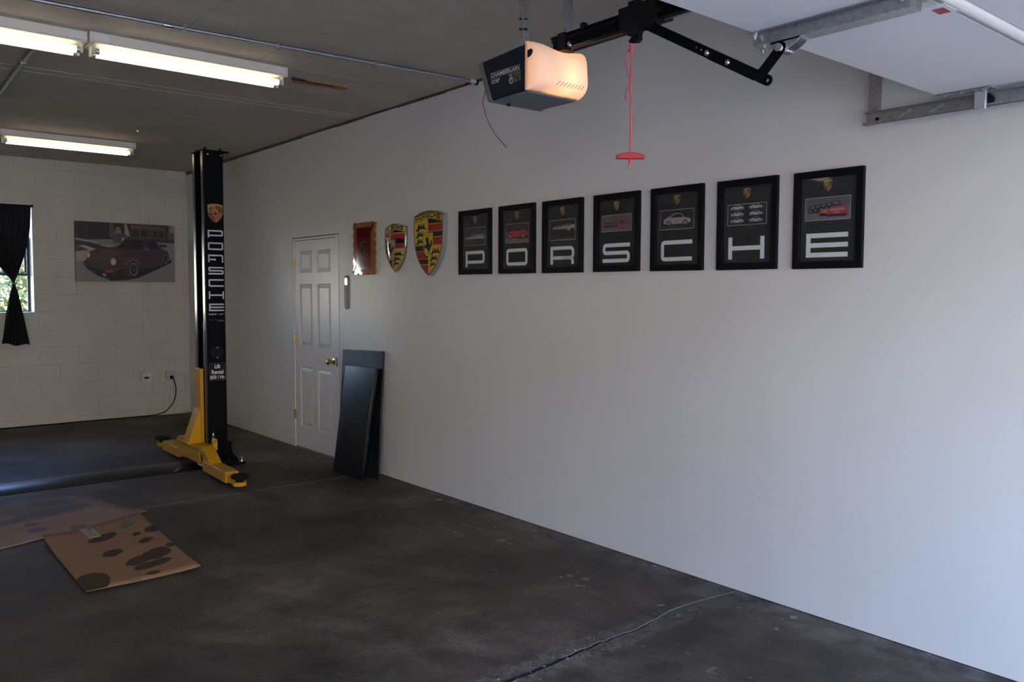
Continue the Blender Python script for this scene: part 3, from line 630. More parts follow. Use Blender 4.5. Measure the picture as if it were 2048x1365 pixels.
# ------------------------------------------------------------------ seven framed prints spelling a word
def car_side(x, y, w, flip=False):             # side view of a small rear-engined coupe; returns body, glass, tyre, hub polys (u right, v up)
    f = (lambda a: [(x+(w-p*w if flip else p*w), y+q*w) for p, q in a])
    body = f([(0.0, .10), (0.02, .18), (.10, .215), (.22, .225), (.34, .335), (.46, .37), (.58, .36), (.72, .30), (.88, .235), (.98, .20), (1.0, .12), (.97, .07), (.90, .06), (.66, .055), (.34, .055), (.10, .06)])
    glass_ = f([(.27, .235), (.36, .32), (.46, .345), (.56, .335), (.68, .285), (.74, .24)])
    ty = [f(circle(.20, .075, .085)), f(circle(.80, .075, .085))]; hb = [f(circle(.20, .075, .05)), f(circle(.80, .075, .05))]
    return [body], [glass_], ty, hb
I = ink
def photo_art(pr, kind, w, h, cx, cz):
    X0, Z0 = cx-w/2, cz-h/2
    xf = lambda u, v: (X0+u*w, Z0+v*h)
    full = [[(0, 0), (1, 0), (1, 1), (0, 1)]]; asp = w/h
    def car(u, v, cw, col, flip=False, gl=I(0.02, 0.02, 0.022), hub=I(0.30, 0.30, 0.30)):
        b, g, t, hbs = car_side(0, 0, cw, flip); s_ = lambda P: [[(u+p, v+q*asp) for p, q in poly] for poly in P]
        pr.put(s_(t), I(0.01, 0.01, 0.01), xf); pr.put(s_(b), col, xf); pr.put(s_(g), gl, xf); pr.put(s_(t), I(0.012, 0.012, 0.012), xf); pr.put(s_(hbs), hub, xf)
    if kind == 'P':
        pr.put(full, I(0.026, 0.024, 0.022), xf); pr.put([[(0, .32), (.45, .2), (.5, .12), (.25, .1), (0, .26)]], I(0.075, 0.05, 0.06), xf)
        for i, (u, s_) in enumerate(((.04, .12), (.14, .18), (.25, .26), (.36, .36), (.50, .46))):
            pr.put([[(u, .42), (u+s_*.06, .42+s_*.75), (u+s_*.45, .42+s_*1.0), (u+s_*.8, .42+s_*.8), (u+s_, .42+s_*.35), (u+s_, .40)]], I(0.13, 0.075, 0.10), xf)
            pr.put([[(u+s_*.25, .42+s_*.72), (u+s_*.45, .42+s_*.9), (u+s_*.78, .42+s_*.74), (u+s_*.75, .42+s_*.5), (u+s_*.25, .42+s_*.5)]], I(0.035, 0.025, 0.03), xf)
            pr.put([[(u, .40), (u+s_*.04, .40+s_*.38), (u+s_*.96, .40+s_*.38), (u+s_, .38)]], I(0.30, 0.23, 0.27), xf)
            pr.put([[(u, .36), (u+s_, .36), (u+s_, .40), (u, .40)]], I(0.42, 0.36, 0.38), xf)
    elif kind == 'O':
        pr.put(full, I(0.024, 0.022, 0.020), xf); pr.put([[(0, 0), (1, 0), (1, .20), (.6, .18), (.3, .24), (0, .28)]], I(0.20, 0.13, 0.14), xf)
        pr.put([[(.86, .62), (.97, .66), (.95, .60)]], I(0.02, 0.012, 0.012), xf); car(0.03, 0.20, 0.94, I(0.42, 0.035, 0.03))
    elif kind == 'R':
        pr.put(full, I(0.030, 0.027, 0.023), xf)
        for u, v, s_ in ((.10, .56, .22), (.20, .55, .26), (.31, .54, .30), (.42, .53, .36), (.54, .51, .42)): car(u, v-0.03, s_*1.05, I(0.42, 0.36, 0.34), False, I(0.10, 0.04, 0.04))
        pr.put([[(.72, .45), (.98, .45), (.98, .74), (.84, .72), (.72, .62)]], I(0.40, 0.36, 0.35), xf); pr.put([circle(.88, .47, .08, .10)], I(0.03, 0.03, 0.03), xf)
    elif kind == 'S':
        pr.put(full, I(0.145, 0.095, 0.095), xf); pr.put([[(0, 0), (1, 0), (1, .35), (0, .30)]], I(0.17, 0.115, 0.12), xf)
        for i, (u, c) in enumerate(((.07, I(.02, .022, .03)), (.17, I(.08, .08, .09)), (.28, I(.03, .03, .035)), (.38, I(.22, .03, .03)))):
            pr.put([[(u, .28), (u, .42), (u+.04, .52), (u+.12, .54), (u+.16, .44), (u+.16, .28)]], c, xf); pr.put([circle(u+.03, .40, .018, .05)], I(.4, .36, .3), xf); pr.put([circle(u+.04, .30, .03, .07), circle(u+.13, .30, .03, .07)], I(.02, .02, .02), xf)
        car(0.50, 0.26, 0.42, I(0.32, 0.05, 0.04))
    elif kind == 'C':
        pr.put(full, I(0.030, 0.024, 0.024), xf); pr.put([[(0, 0), (1, 0), (1, .22), (0, .15)]], I(0.045, 0.036, 0.038), xf); car(0.10, 0.16, 0.82, I(0.40, 0.30, 0.29), True)
    elif kind == 'H':
        pr.put(full, I(0.036, 0.032, 0.034), xf)
        for u in (0.08, 0.575):
            for v in (0.08, 0.40, 0.72): car(u, v, 0.34, I(0.44, 0.42, 0.42), u > 0.3)
    else:
        pr.put(full, I(0.16, 0.145, 0.15), xf); pr.put([[(0, .5), (1, .6), (1, 1), (0, 1)]], I(0.12, 0.105, 0.11), xf)
        for i in range(5):
            u = 0.06+i*0.125; v = 0.36+i*0.035
            pr.put([[(u, v-.05), (u, v+.16), (u+.05, v+.30), (u+.20, v+.31), (u+.24, v+.16), (u+.24, v-.05)]], I(0.025, 0.032, 0.04), xf); pr.put([[(u+.05, v+.18), (u+.08, v+.26), (u+.18, v+.26), (u+.20, v+.18)]], I(0.16, 0.19, 0.22), xf); pr.put([circle(u+.05, v+.05, .02, .04)], I(.25, .25, .25), xf)
        for u, v, s_ in ((.33, .20, .30), (.50, .15, .43)):
            pr.put([[(u, v), (u-.01, v+s_*.5), (u+s_*.12, v+s_*.85), (u+s_*.3, v+s_*1.02), (u+s_*.75, v+s_*1.05), (u+s_*.92, v+s_*.85), (u+s_*1.04, v+s_*.5), (u+s_, v)]], I(0.34, 0.045, 0.035), xf)
            pr.put([[(u+s_*.08, v+s_*.5), (u+s_*.2, v+s_*.82), (u+s_*.84, v+s_*.84), (u+s_*.95, v+s_*.52)]], I(0.44, 0.17, 0.16), xf)
            pr.put([[(u, v-.03), (u+s_, v-.03), (u+s_, v+.08), (u, v+.08)]], I(0.02, 0.02, 0.02), xf); pr.put([[(u+s_*.35, v+s_*.3), (u+s_*.6, v+s_*.3), (u+s_*.6, v+s_*.38), (u+s_*.35, v+s_*.38)]], I(0.4, 0.4, 0.38), xf)
SMALL_CREST = crest_shapes(ink(0.42, 0.30, 0.10), ink(0.24, 0.035, 0.02), ink(0.05, 0.04, 0.02), ink(0.10, 0.07, 0.03), fine=False)
DESC = {'P': 'showing a row of purple-grey cars above a white letter P', 'O': 'showing a single red car above a white letter O', 'R': 'showing silver cars lined up above a white letter R',
        'S': 'with a mauve row-of-cars photo above a white letter S', 'C': 'showing one silver car on black above a white letter C', 'H': 'showing six small silver cars above a white letter H', 'E': 'showing red and dark cars on grey above a white letter E'}
FD = 0.024
def on_wall(y, z, d): s_ = 1-d/3.636; return y*s_, 1.554+(z-1.554)*s_
for ch, ya, yb, za, zb in (('P', 4.983, 4.608, 1.679, 2.141), ('O', 4.515, 4.144, 1.678, 2.141), ('R', 4.064, 3.697, 1.676, 2.138), ('S', 3.598, 3.234, 1.676, 2.137), ('C', 3.146, 2.785, 1.673, 2.135), ('H', 2.693, 2.338, 1.671, 2.131), ('E', 2.248, 1.899, 1.668, 2.127)):
    (y0, z0), (y1, z1) = on_wall(ya, za, FD), on_wall(yb, zb, FD); w, h = y0-y1, z1-z0
    t = thing('framed_print', (0, (y0+y1)/2, z0), 'black framed print '+DESC[ch], 'picture', 'row of seven framed letter prints', rz=-PI/2)
    bw = 0.034; mb = MB(); H2 = w/2
    for a, b, c_, d_ in (((-H2, 0), (H2, 0), (H2-bw, bw), (-H2+bw, bw)), ((H2, 0), (H2, h), (H2-bw, h-bw), (H2-bw, bw)), ((H2, h), (-H2, h), (-H2+bw, h-bw), (H2-bw, h-bw)), ((-H2, h), (-H2, 0), (-H2+bw, bw), (-H2+bw, h-bw))):
        mb.hexa([(p[0], -FD, p[1]) for p in (a, b)]+[(p[0], -FD+0.004, p[1]) for p in (c_, d_)], [(p[0], -0.001, p[1]) for p in (a, b, c_, d_)])
    mb.build('frame', FRAMEB, t, local=True, bevel=0.0015)
    mb = MB(); mb.box(-H2+bw-0.004, H2-bw+0.004, -0.008, -0.002, bw-0.004, h-bw+0.004); mb.build('mat_board', MATB, t, local=True, smooth=False)
    pr = Print(0.0001); put_crest(pr, -0.004, h*(1-0.158), w*0.122, h*0.118, SMALL_CREST, -0.0082); pr.build('crest', t)
    ph = (0.27, 0.552) if ch in 'POR' else ((0.27, 0.485) if ch == 'S' else (0.27, 0.507))
    pw, pc, pz, phh = w*0.66, -0.012*w, h*(1-(ph[0]+ph[1])/2), h*(ph[1]-ph[0])
    pr = Print(0.0001); pr.put([[(pc-pw/2, pz-phh/2), (pc+pw/2, pz-phh/2), (pc+pw/2, pz+phh/2), (pc-pw/2, pz+phh/2)]], ink(0.42, 0.38, 0.36), y=-0.0082)
    pr.mb.v = [(x_, -0.0083, z_) for x_, _, z_ in pr.mb.v]
    bl = 0.0028
    sub = Print(0.0001); sub.k = 1
    sub.mats = pr.mats; sub.mb = pr.mb
    # art is drawn inside the pale border, clipped by keeping every shape inside the unit square
    _put = sub.put
    def put_clip(polys, m, xf=lambda u, v: (u, v), y=0.0, _p=_put):
        _p([clip_convex(p, [(0, 0), (1, 0), (1, 1), (0, 1)]) for p in polys], m, xf, -0.0083)
    sub.put = put_clip
    photo_art(sub, ch, pw-2*bl, phh-2*bl, pc, pz)
    sub.build('photo', t)
    lw, lh = w*0.605, h*0.247; lx, lz = -w*0.5+w*0.185, h*(1-0.883)
    pr = Print(0.0001); pr.put(letter(ch, lw, lh, lh*0.195, 0.016, lw*0.112), LETW, lambda u, v: (lx+u, lz+v), -0.0085); pr.build('letter', t)
    mb = MB(); mb.box(-H2+bw-0.003, H2-bw+0.003, -0.0175, -0.0155, bw-0.003, h-bw+0.003); mb.build('glass', GLASS, t, local=True, smooth=False)

# ------------------------------------------------------------------ shield sign, domed shield, wooden plaque, thermometer
SD = 0.045
(y0, zt_), (y1, zb_) = on_wall(5.575, 2.176, SD), on_wall(5.176, 1.676, SD); w, h = y0-y1, zt_-zb_
t = thing('shield_sign', (0, (y0+y1)/2, zb_), 'large yellow, red and black shield sign with deep metal sides and lettering on top', 'sign', rz=-PI/2)
mb = MB(); mb.prism([((u-.5)*w, (1-v)*h) for u, v in SHIELD], lambda a, b, c: (a, c, b), -SD, -0.001); mb.build('box_body', mat('sign_side_metal', (0.34, 0.33, 0.31), 0.35, 0.5), t, local=True)
pr = Print(0.00015); put_crest(pr, 0, h/2, w, h, crest_shapes(), -SD); pr.build('crest_face', t)

(y0, zt_), (y1, zb_) = on_wall(6.032, 2.106, 0.03), on_wall(5.71, 1.711, 0.03); w, h = y0-y1, zt_-zb_
t = thing('domed_shield', (0, (y0+y1)/2, zb_), 'smaller glossy domed shield sign between the wooden plaque and the large shield', 'sign', rz=-PI/2)
def gl_ink(r, g, b): return mat('enamel_%d_%d_%d' % (r*300, g*300, b*300), (r, g, b), 0.12, var=0.05, coat=1.0)
shapes = crest_shapes(gl_ink(0.46, 0.33, 0.10), gl_ink(0.36, 0.02, 0.02), gl_ink(0.012, 0.012, 0.012), gl_ink(0.28, 0.21, 0.09), fine=True)
def inside(p, poly):
    r_ = False; n = len(poly)
    for i in range(n):
        a, b = poly[i], poly[i-1]
        if (a[1] > p[1]) != (b[1] > p[1]) and p[0] < (b[0]-a[0])*(p[1]-a[1])/(b[1]-a[1])+a[0]: r_ = not r_
    return r_
def half_width(v):                              # shield half width at height v (v >= .075 region), using outline
    xs_ = []
    for i in range(len(SHIELD)):
        a, b = SHIELD[i], SHIELD[i-1]
        if (a[1]-v)*(b[1]-v) <= 0 and a[1] != b[1]: xs_.append(a[0]+(b[0]-a[0])*(v-a[1])/(b[1]-a[1]))
    return (max(xs_)-min(xs_))/2 if len(xs_) > 1 else 0.02
mb = MB(); mm = [m for _, m in shapes]; mm = list(dict.fromkeys(mm)); NU, NV = 40, 56
def dome(s_, v):                                # s_ -1..1 across
    hw = half_width(min(max(v, 0.004), 0.996)); u = 0.5+s_*hw
    dep = 0.004+0.058*math.sqrt(max(0, 1-(s_)**2*0.98))*math.sqrt(max(0.0, 1-((v-0.45)/0.58)**2))
    return ((u-.5)*w, -dep, (1-v)*h), (u, v)
grid = [[dome(-1+2*i/NU, j/NV) for i in range(NU+1)] for j in range(NV+1)]
vs = [g[0] for r_ in grid for g in r_]; fs = []; mi = []
for j in range(NV):
    for i in range(NU):
        u = (grid[j][i][1][0]+grid[j+1][i+1][1][0])/2; v = (j+.5)/NV; pick = 0
        for polys, m in shapes:
            if any(len(p) > 2 and inside((u, v), p) for p in polys): pick = mm.index(m)
        fs.append((j*(NU+1)+i, j*(NU+1)+i+1, (j+1)*(NU+1)+i+1, (j+1)*(NU+1)+i)); mi.append(pick)
mb.add(vs, fs); mb.m = mi; mb.build('enamel_face', mm, t, local=True, sharp=80, recalc=False)
mb = MB(); mb.prism([((u-.5)*w, (1-v)*h) for u, v in SHIELD], lambda a, b, c: (a, c, b), -0.0045, -0.001); mb.build('rim', BRASS, t, local=True)

(y0, zt_), (y1, zb_) = on_wall(6.548, 2.150, 0.025), on_wall(6.188, 1.697, 0.025); w, h = y0-y1, zt_-zb_
t = thing('wooden_plaque', (0, (y0+y1)/2, zb_), 'varnished wooden plaque with scalloped edges and a dark red field', 'plaque', rz=-PI/2)
def scallop(w, h, nx, nz, a):
    pts = []
    for i in range(nx*8): u = i/(nx*8); pts.append((-w/2+u*w, a*(1-abs(math.sin(u*nx*PI)))))
    for i in range(nz*8): u = i/(nz*8); pts.append((w/2-a*(1-abs(math.sin(u*nz*PI))), u*h))
    for i in range(nx*8): u = i/(nx*8); pts.append((w/2-u*w, h-a*(1-abs(math.sin(u*nx*PI)))))
    for i in range(nz*8): u = i/(nz*8); pts.append((-w/2+a*(1-abs(math.sin(u*nz*PI))), h-u*h))
    return pts
mb = MB(); mb.prism(scallop(w, h, 4, 6, 0.016), lambda a, b, c: (a, c, b), -0.025, -0.001); mb.build('board', PLAQ, t, local=True, bevel=0.003)
pr = Print(0.0001); LQ = lambda r, g, b: mat('lacquer_%d_%d_%d' % (r*400, g*400, b*400), (r, g, b), 0.7, var=0.15, scale=20, coat=1.0, spec=0.0)
fx, fz = w*0.34, h*0.40
pr.put([[(-fx, h/2-fz), (fx, h/2-fz), (fx, h/2+fz), (-fx, h/2+fz)]], LQ(0.17, 0.014, 0.012), y=-0.0252)
vs, fs = text2d('PORSCHE', w*0.50, h*0.09, 0.01); pr.put([[vs[i] for i in f] for f in fs], LQ(0.02, 0.008, 0.008), lambda u, v: (-w*0.25+u, h*0.735+v), -0.0252)
DKC = crest_shapes(LQ(0.13, 0.085, 0.03), LQ(0.10, 0.02, 0.015), LQ(0.02, 0.018, 0.012), LQ(0.07, 0.05, 0.02), fine=False)
put_crest(pr, -0.005, h*0.50, w*0.24, h*0.29, DKC, -0.0252)
pr.put([[(-w*.14, h*.17), (w*.16, h*.17), (w*.16, h*.24), (-w*.14, h*.24)]], LQ(0.05, 0.015, 0.016), y=-0.0252)
pr.build('painted_field', t)

(y0, zt_), (y1, zb_) = on_wall(6.712, 1.695, 0.012), on_wall(6.640, 1.394, 0.012); w, h = y0-y1, zt_-zb_
t = thing('thermometer', (0, (y0+y1)/2, zb_), 'slim metal wall thermometer beside the door', 'thermometer', rz=-PI/2)
mb = MB(); mb.prism(rrect(-w/2, w/2, 0, h, w*0.42, 5), lambda a, b, c: (a, c, b), -0.012, -0.001); mb.build('back_plate', mat('brushed_tin', (0.22, 0.22, 0.21), 0.6, 0.3), t, local=True, bevel=0.002)
mb = MB(); mb.prism(rrect(-w*.32, w*.32, h*.72, h*.93, w*.1, 3), lambda a, b, c: (a, c, b), -0.0145, -0.010); mb.build('red_badge', mat('dark_red_badge', (0.16, 0.02, 0.015), 0.2, coat=1), t, local=True)
mb = MB(); mb.cyl((0, -0.014, h*0.10), (0, -0.014, h*0.70), 0.004, n=10); mb.build('glass_tube', mat('tube_glass', (0.42, 0.42, 0.41), 0.4), t, local=True)

# ------------------------------------------------------------------ boards leaning by the door
def slabobj(name, c4, nrm, th, mt, label, cat, group=None, bevel=0.003):
    n_ = Vector(nrm).normalized()*th; mb = MB(); mb.hexa([Vector(p) for p in c4], [Vector(p)+n_ for p in c4]); o = mb.build(name, mt, bevel=bevel); return tag(o, label, cat, group)
BOARDB = mat('black_laminate', (0.005, 0.006, 0.008), 0.30, var=0.15, scale=5, coat=0.0, spec=0.7)
bl_, br_, tr_, tl_ = Vector((-0.185, 6.500, 0.0)), Vector((-0.118, 5.925, 0.0)), Vector((-0.016, 5.995, 1.056)), Vector((-0.068, 6.600, 1.040))
nrm = (br_-bl_).cross(tl_-bl_).normalized()
if nrm.x > 0: nrm = -nrm
e = thing('wrapped_board', (bl_+br_)/2, 'taller black board wrapped in crinkled clear film, leaning on the wall', 'board', 'black boards leaning beside the door')
mb = MB(); mb.hexa([bl_, br_, tr_, tl_], [p+nrm*0.014 for p in (bl_, br_, tr_, tl_)]); mb.build('panel', BOARDB, e, bevel=0.002)
mb = MB(); NX, NZ = 40, 70; vs = []
for j in range(NZ+1):
    for i in range(NX+1):
        a, b = i/NX, j/NZ; p = (bl_*(1-a)+br_*a)*(1-b)+(tl_*(1-a)+tr_*a)*b
        d = 0.0165+0.004*abs(mnoise.noise((a*9, b*16, 1)))+0.003*abs(mnoise.noise((a*22+b*9, b*20, 5)))
        vs.append(p+nrm*d)
mb.add(vs, [(j*(NX+1)+i, j*(NX+1)+i+1, (j+1)*(NX+1)+i+1, (j+1)*(NX+1)+i) for j in range(NZ) for i in range(NX)]); mb.build('clear_film', FILM, e, sharp=180)
fb = [Vector((-0.262, 6.462, 0.0)), Vector((-0.248, 6.008, 0.0)), Vector((-0.106, 5.995, 0.921)), Vector((-0.122, 6.474, 0.914))]
fn = (fb[1]-fb[0]).cross(fb[3]-fb[0]).normalized()
if fn.x < 0: fn = -fn
slabobj('black_panel', fb, fn, 0.030, BOARDB, 'shorter thick black panel leaning in front of the film-wrapped board', 'board', 'black boards leaning beside the door', 0.003)

# ------------------------------------------------------------------ two-post lift column
lift = thing('lift_column', (-0.93, 7.48, 0.0), 'tall black vehicle lift post with white stacked letters and yellow arms', 'vehicle lift')
CX0, CX1, CY0, CY1, CH = -1.014, -0.838, 7.35, 7.61, 2.775
mb = MB(); tk = 0.008
mb.box(CX0, CX1, CY0, CY0+tk, 0.02, CH); mb.box(CX0, CX1, CY1-tk, CY1, 0.02, CH); mb.box(CX1-tk, CX1, CY0, CY1, 0.02, CH)
mb.build('column', BLACKP, lift, bevel=0.003)
for a, b in ((CY0-0.001, CY0+0.055), (CY1-0.055, CY1+0.001)):
    mb = MB(); mb.box(CX0-0.003, CX0+tk, a, b, 0.02, CH); mb.build('channel_lip', GLOSSB, lift, bevel=0.004)
mb = MB(); mb.box(CX0-0.004, CX1+0.055, CY0-0.006, CY0+0.075, CH, CH+0.010); mb.box(CX0-0.012, CX1, CY0+0.075, CY1+0.01, CH, CH+0.008); mb.build('top_plate', BLACKP, lift, bevel=0.002)
for x_, y_ in ((-0.985, 7.37), (-0.855, 7.37), (-0.985, 7.58)):
    m = MB(); m.cyl((x_, y_, CH+0.005), (x_, y_, CH+0.032), 0.010, n=6); m.build('top_bolt', BLACKM, lift)
for x_ in (-0.972, -0.856):
    m = MB(); m.cyl((x_, CY0-0.004, CH-0.030), (x_, CY0+0.002, CH-0.030), 0.008, n=10); m.build('rivet', CHROME, lift)
mb = MB(); mb.cyl((-0.93, 7.50, 0.4), (-0.93, 7.50, 2.45), 0.028, n=16); mb.cyl((-0.965, 7.46, 0.4), (-0.965, 7.46, 2.60), 0.007, n=8); mb.build('hydraulic_ram', BLACKP, lift)
mb = MB(); mb.box(-1.000, -0.990, 7.425, 7.455, 0.60, 1.30); mb.build('lock_ladder', BLACKM, lift)
lug = None
for i in range(20):
    if lug is None:
        m = MB(); m.box(-1.0045, -1.000, 7.432, 7.448, 0.868, 0.877); lug = m.build('lock_slot', mat('bare_steel_slot', (0.7, 0.72, 0.75), 0.4, 0.2), lift)
    else: share(lug, 'lock_slot', lift, (0, 0, i*0.0212))
# carriage: yellow channel with flared foot, cross tube, swing arms
mb = MB(); mb.box(-1.050, -1.020, 7.415, 7.555, 0.16, 0.865); mb.box(-1.054, -1.046, 7.405, 7.420, 0.16, 0.865)
mb.build('carriage', YELLOW, lift, bevel=0.003)
mb = MB()
for y_ in (7.415, 7.545): mb.prism([(-1.045, 0.20), (-1.165, 0.20), (-1.060, 0.50), (-1.045, 0.52)], lambda a, b, c: (a, c, b), y_, y_+0.010)
mb.hexa([(-1.170, 7.415, 0.20), (-1.170, 7.555, 0.20), (-1.062, 7.555, 0.505), (-1.062, 7.415, 0.505)], [(-1.160, 7.415, 0.20), (-1.160, 7.555, 0.20), (-1.052, 7.555, 0.505), (-1.052, 7.415, 0.505)])
mb.build('carriage_gusset', YELLOW, lift, bevel=0.002)
mb = MB(); mb.box(-1.182, -1.170, 7.09, 7.65, 0.085, 0.205); mb.box(-1.182, -1.05, 7.09, 7.65, 0.192, 0.205); mb.box(-1.182, -1.05, 7.09, 7.65, 0.085, 0.097); mb.box(-1.062, -1.02, 7.20, 7.60, 0.085, 0.205)
mb.build('cross_tube', YELLOW, lift, bevel=0.004)
def arm(y_in, y_out, x_in, x_out, s_):
    a = MB(); hw = 0.054
    a.hexa([(x_in-hw, y_in, 0.045), (x_in+hw, y_in, 0.045), (x_in+hw, y_in, 0.130), (x_in-hw, y_in, 0.130)], [(x_out-hw, y_out, 0.045), (x_out+hw, y_out, 0.045), (x_out+hw, y_out, 0.130), (x_out-hw, y_out, 0.130)])
    ao = a.build('swing_arm', YELLOW, lift, bevel=0.004)
    d = Vector((x_out-x_in, y_out-y_in, 0)).normalized(); n_ = Vector((d.y, -d.x, 0)); p = Vector((x_out, y_out, 0))
    b = MB(); q = p+d*0.18
    b.hexa([p-n_*0.038-d*0.05+Vector((0, 0, 0.052)), p+n_*0.038-d*0.05+Vector((0, 0, 0.052)), p+n_*0.038-d*0.05+Vector((0, 0, 0.118)), p-n_*0.038-d*0.05+Vector((0, 0, 0.118))],
           [p-n_*0.038+d*0.12+Vector((0, 0, 0.055)), p+n_*0.038+d*0.12+Vector((0, 0, 0.055)), p+n_*0.038+d*0.12+Vector((0, 0, 0.085)), p-n_*0.038+d*0.12+Vector((0, 0, 0.085))])
    b.cyl(q+Vector((0, 0, 0.055)), q+Vector((0, 0, 0.085)), 0.052, n=20)
    b.build('arm_extension', YELLOW, ao, bevel=0.002)
    c = MB(); c.lathe([(0.0, 0.085), (0.030, 0.085), (0.034, 0.108), (0.064, 0.112), (0.068, 0.118), (0.068, 0.132), (0.062, 0.138), (0.0, 0.136)], q, n=24); c.build('lift_pad', RUBBER, ao)
    # pivot gusset and pin
    g = MB(); gi = Vector((x_in, y_in, 0))
    g.hexa([gi-n_*0.05+d*0.02+Vector((0, 0, 0.128)), gi+n_*0.05+d*0.02+Vector((0, 0, 0.128)), gi+n_*0.05-d*0.10+Vector((0, 0, 0.245)), gi-n_*0.05-d*0.10+Vector((0, 0, 0.245))],
           [gi-n_*0.05+d*0.19+Vector((0, 0, 0.128)), gi+n_*0.05+d*0.19+Vector((0, 0, 0.128)), gi+n_*0.05-d*0.02+Vector((0, 0, 0.245)), gi-n_*0.05-d*0.02+Vector((0, 0, 0.245))])
    g.hexa([gi-n_*0.054-d*0.14+Vector((0, 0, 0.075)), gi+n_*0.054-d*0.14+Vector((0, 0, 0.075)), gi+n_*0.054-d*0.14+Vector((0, 0, 0.085)), gi-n_*0.054-d*0.14+Vector((0, 0, 0.085))],
           [gi-n_*0.054+Vector((0, 0, 0.075)), gi+n_*0.054+Vector((0, 0, 0.075)), gi+n_*0.054+Vector((0, 0, 0.085)), gi-n_*0.054+Vector((0, 0, 0.085))])
    g.hexa([gi-n_*0.054-d*0.16+Vector((0, 0, 0.205)), gi+n_*0.054-d*0.16+Vector((0, 0, 0.205)), gi+n_*0.054-d*0.16+Vector((0, 0, 0.217)), gi-n_*0.054-d*0.16+Vector((0, 0, 0.217))],
           [gi-n_*0.054+d*0.01+Vector((0, 0, 0.205)), gi+n_*0.054+d*0.01+Vector((0, 0, 0.205)), gi+n_*0.054+d*0.01+Vector((0, 0, 0.217)), gi-n_*0.054+d*0.01+Vector((0, 0, 0.217))])
    g.build('pivot_bracket', YELLOW, ao, bevel=0.002)
    pn = MB(); pc_ = gi-d*0.085; pn.cyl(pc_+Vector((0, 0, 0.06)), pc_+Vector((0, 0, 0.225)), 0.021, n=14); pn.cyl(pc_+Vector((0, 0, 0.217)), pc_+Vector((0, 0, 0.240)), 0.026, n=14); pn.build('pivot_pin', RUBBER, ao)
arm(6.985, 6.410, -1.140, -1.166, -1); arm(7.700, 8.160, -1.112, -1.105, 1)
mb = MB(); mb.box(-1.098, -1.062, 6.985, 7.03, 0.205, 0.285); mb.prism(circle(-1.080, 0.285, 0.018, n=12), lambda a, b, c: (a, c, b), 6.985, 7.03); mb.build('restraint_block', YELLOW, lift, bevel=0.004)
mb = MB(); mb.cyl((-1.075, 7.05, 0.20), (-1.075, 7.05, 0.345), 0.006, n=8); mb.lathe([(0.010, 0), (0.010, 0.006), (0.007, 0.006), (0.010, 0.014), (0.007, 0.014), (0.010, 0.022), (0.007, 0.024), (0.010, 0.032), (0.006, 0.05)], (-1.075, 7.05, 0.285), n=10); mb.build('restraint_pin', CHROME, lift)
mb = MB(); mb.tube([(-1.075, 7.05, 0.345), (-1.06, 7.055, 0.362), (-1.07, 7.06, 0.380), (-1.09, 7.055, 0.366), (-1.075, 7.05, 0.345)], 0.004, 6); mb.build('pull_ring', BLACKM, lift)
# foot
mb = MB(); mb.box(-1.06, -0.715, 7.245, 7.67, 0.0, 0.020); mb.build('base_plate', BLACKP, lift, bevel=0.003)
mb = MB()
for x_ in (-0.925, -0.870, -0.822): mb.prism([(7.352, 0.02), (7.265, 0.02), (7.265, 0.035), (7.315, 0.205), (7.352, 0.205)], lambda a, b, c: (c, a, b), x_-0.005, x_+0.005)
mb.box(-0.93, -0.815, 7.262, 7.272, 0.02, 0.05); mb.box(-0.93, -0.815, 7.310, 7.320, 0.02, 0.205)
mb.build('foot_gusset', BLACKP, lift, bevel=0.002)
mb = MB(); mb.prism([(-0.838, 0.02), (-0.735, 0.02), (-0.735, 0.035), (-0.838, 0.18)], lambda a, b, c: (a, c, b), 7.40, 7.41); mb.build('side_gusset', BLACKP, lift)
for x_, y_ in ((-0.742, 7.275), (-0.742, 7.63), (-1.03, 7.275)):
    m = MB(); m.cyl((x_, y_, 0.018), (x_, y_, 0.026), 0.020, n=14); m.cyl((x_, y_, 0.026), (x_, y_, 0.040), 0.013, n=6); m.cyl((x_, y_, 0.040), (x_, y_, 0.066), 0.007, n=8); m.build('anchor_bolt', CHROME, lift)
# decals on the front face: local frame at the face (x right, z up, -y out)
def face_xf(u, v): return (u+0.93, v)
FY = CY0-7.48-0.0005
CC = (CX0+CX1)/2+0.010
pr = Print(0.0002); put_crest(pr, CC+0.93+0.003, 2.237, 0.138, 0.166, crest_shapes(ink(0.42, 0.21, 0.05), ink(0.26, 0.02, 0.015), ink(0.01, 0.01, 0.01), ink(0.24, 0.12, 0.03), fine=False), FY); pr.build('crest_decal', lift)
zc_ = 2.088
for ch in 'PORSCHE':
    pr = Print(0.0002); pr.put(letter(ch, 0.134, 0.066, 0.0125, 0.006, 0.0125), ink(0.62, 0.62, 0.62), lambda u, v, z_=zc_: (CC+0.93-0.067+u, z_-0.066+v), FY); pr.build('letter', lift); zc_ -= 0.1077
pr = Print(0.0002)
for i, ch in enumerate('DESIGN'): pr.put(letter(ch, 0.019, 0.011, 0.0028, 0.003, 0.003), ink(0.5, 0.5, 0.5), lambda u, v, i=i: (CC+0.93-0.069+i*0.0235+u, 1.342+v), FY)
pr.build('small_word', lift)
pr = Print(0.0002); vs, fs = text2d('10 X T', 0.065, 0.018); pr.put([[vs[i] for i in f] for f in fs], ink(0.05, 0.05, 0.05), lambda u, v: (CC+0.93-0.066+u, 1.288+v), FY)
pr.put([[(CC+0.93+0.006, 1.286), (CC+0.93+0.066, 1.286), (CC+0.93+0.066, 1.297), (CC+0.93+0.006, 1.297)]], ink(0.22, 0.03, 0.02), y=FY); pr.build('model_decal', lift)
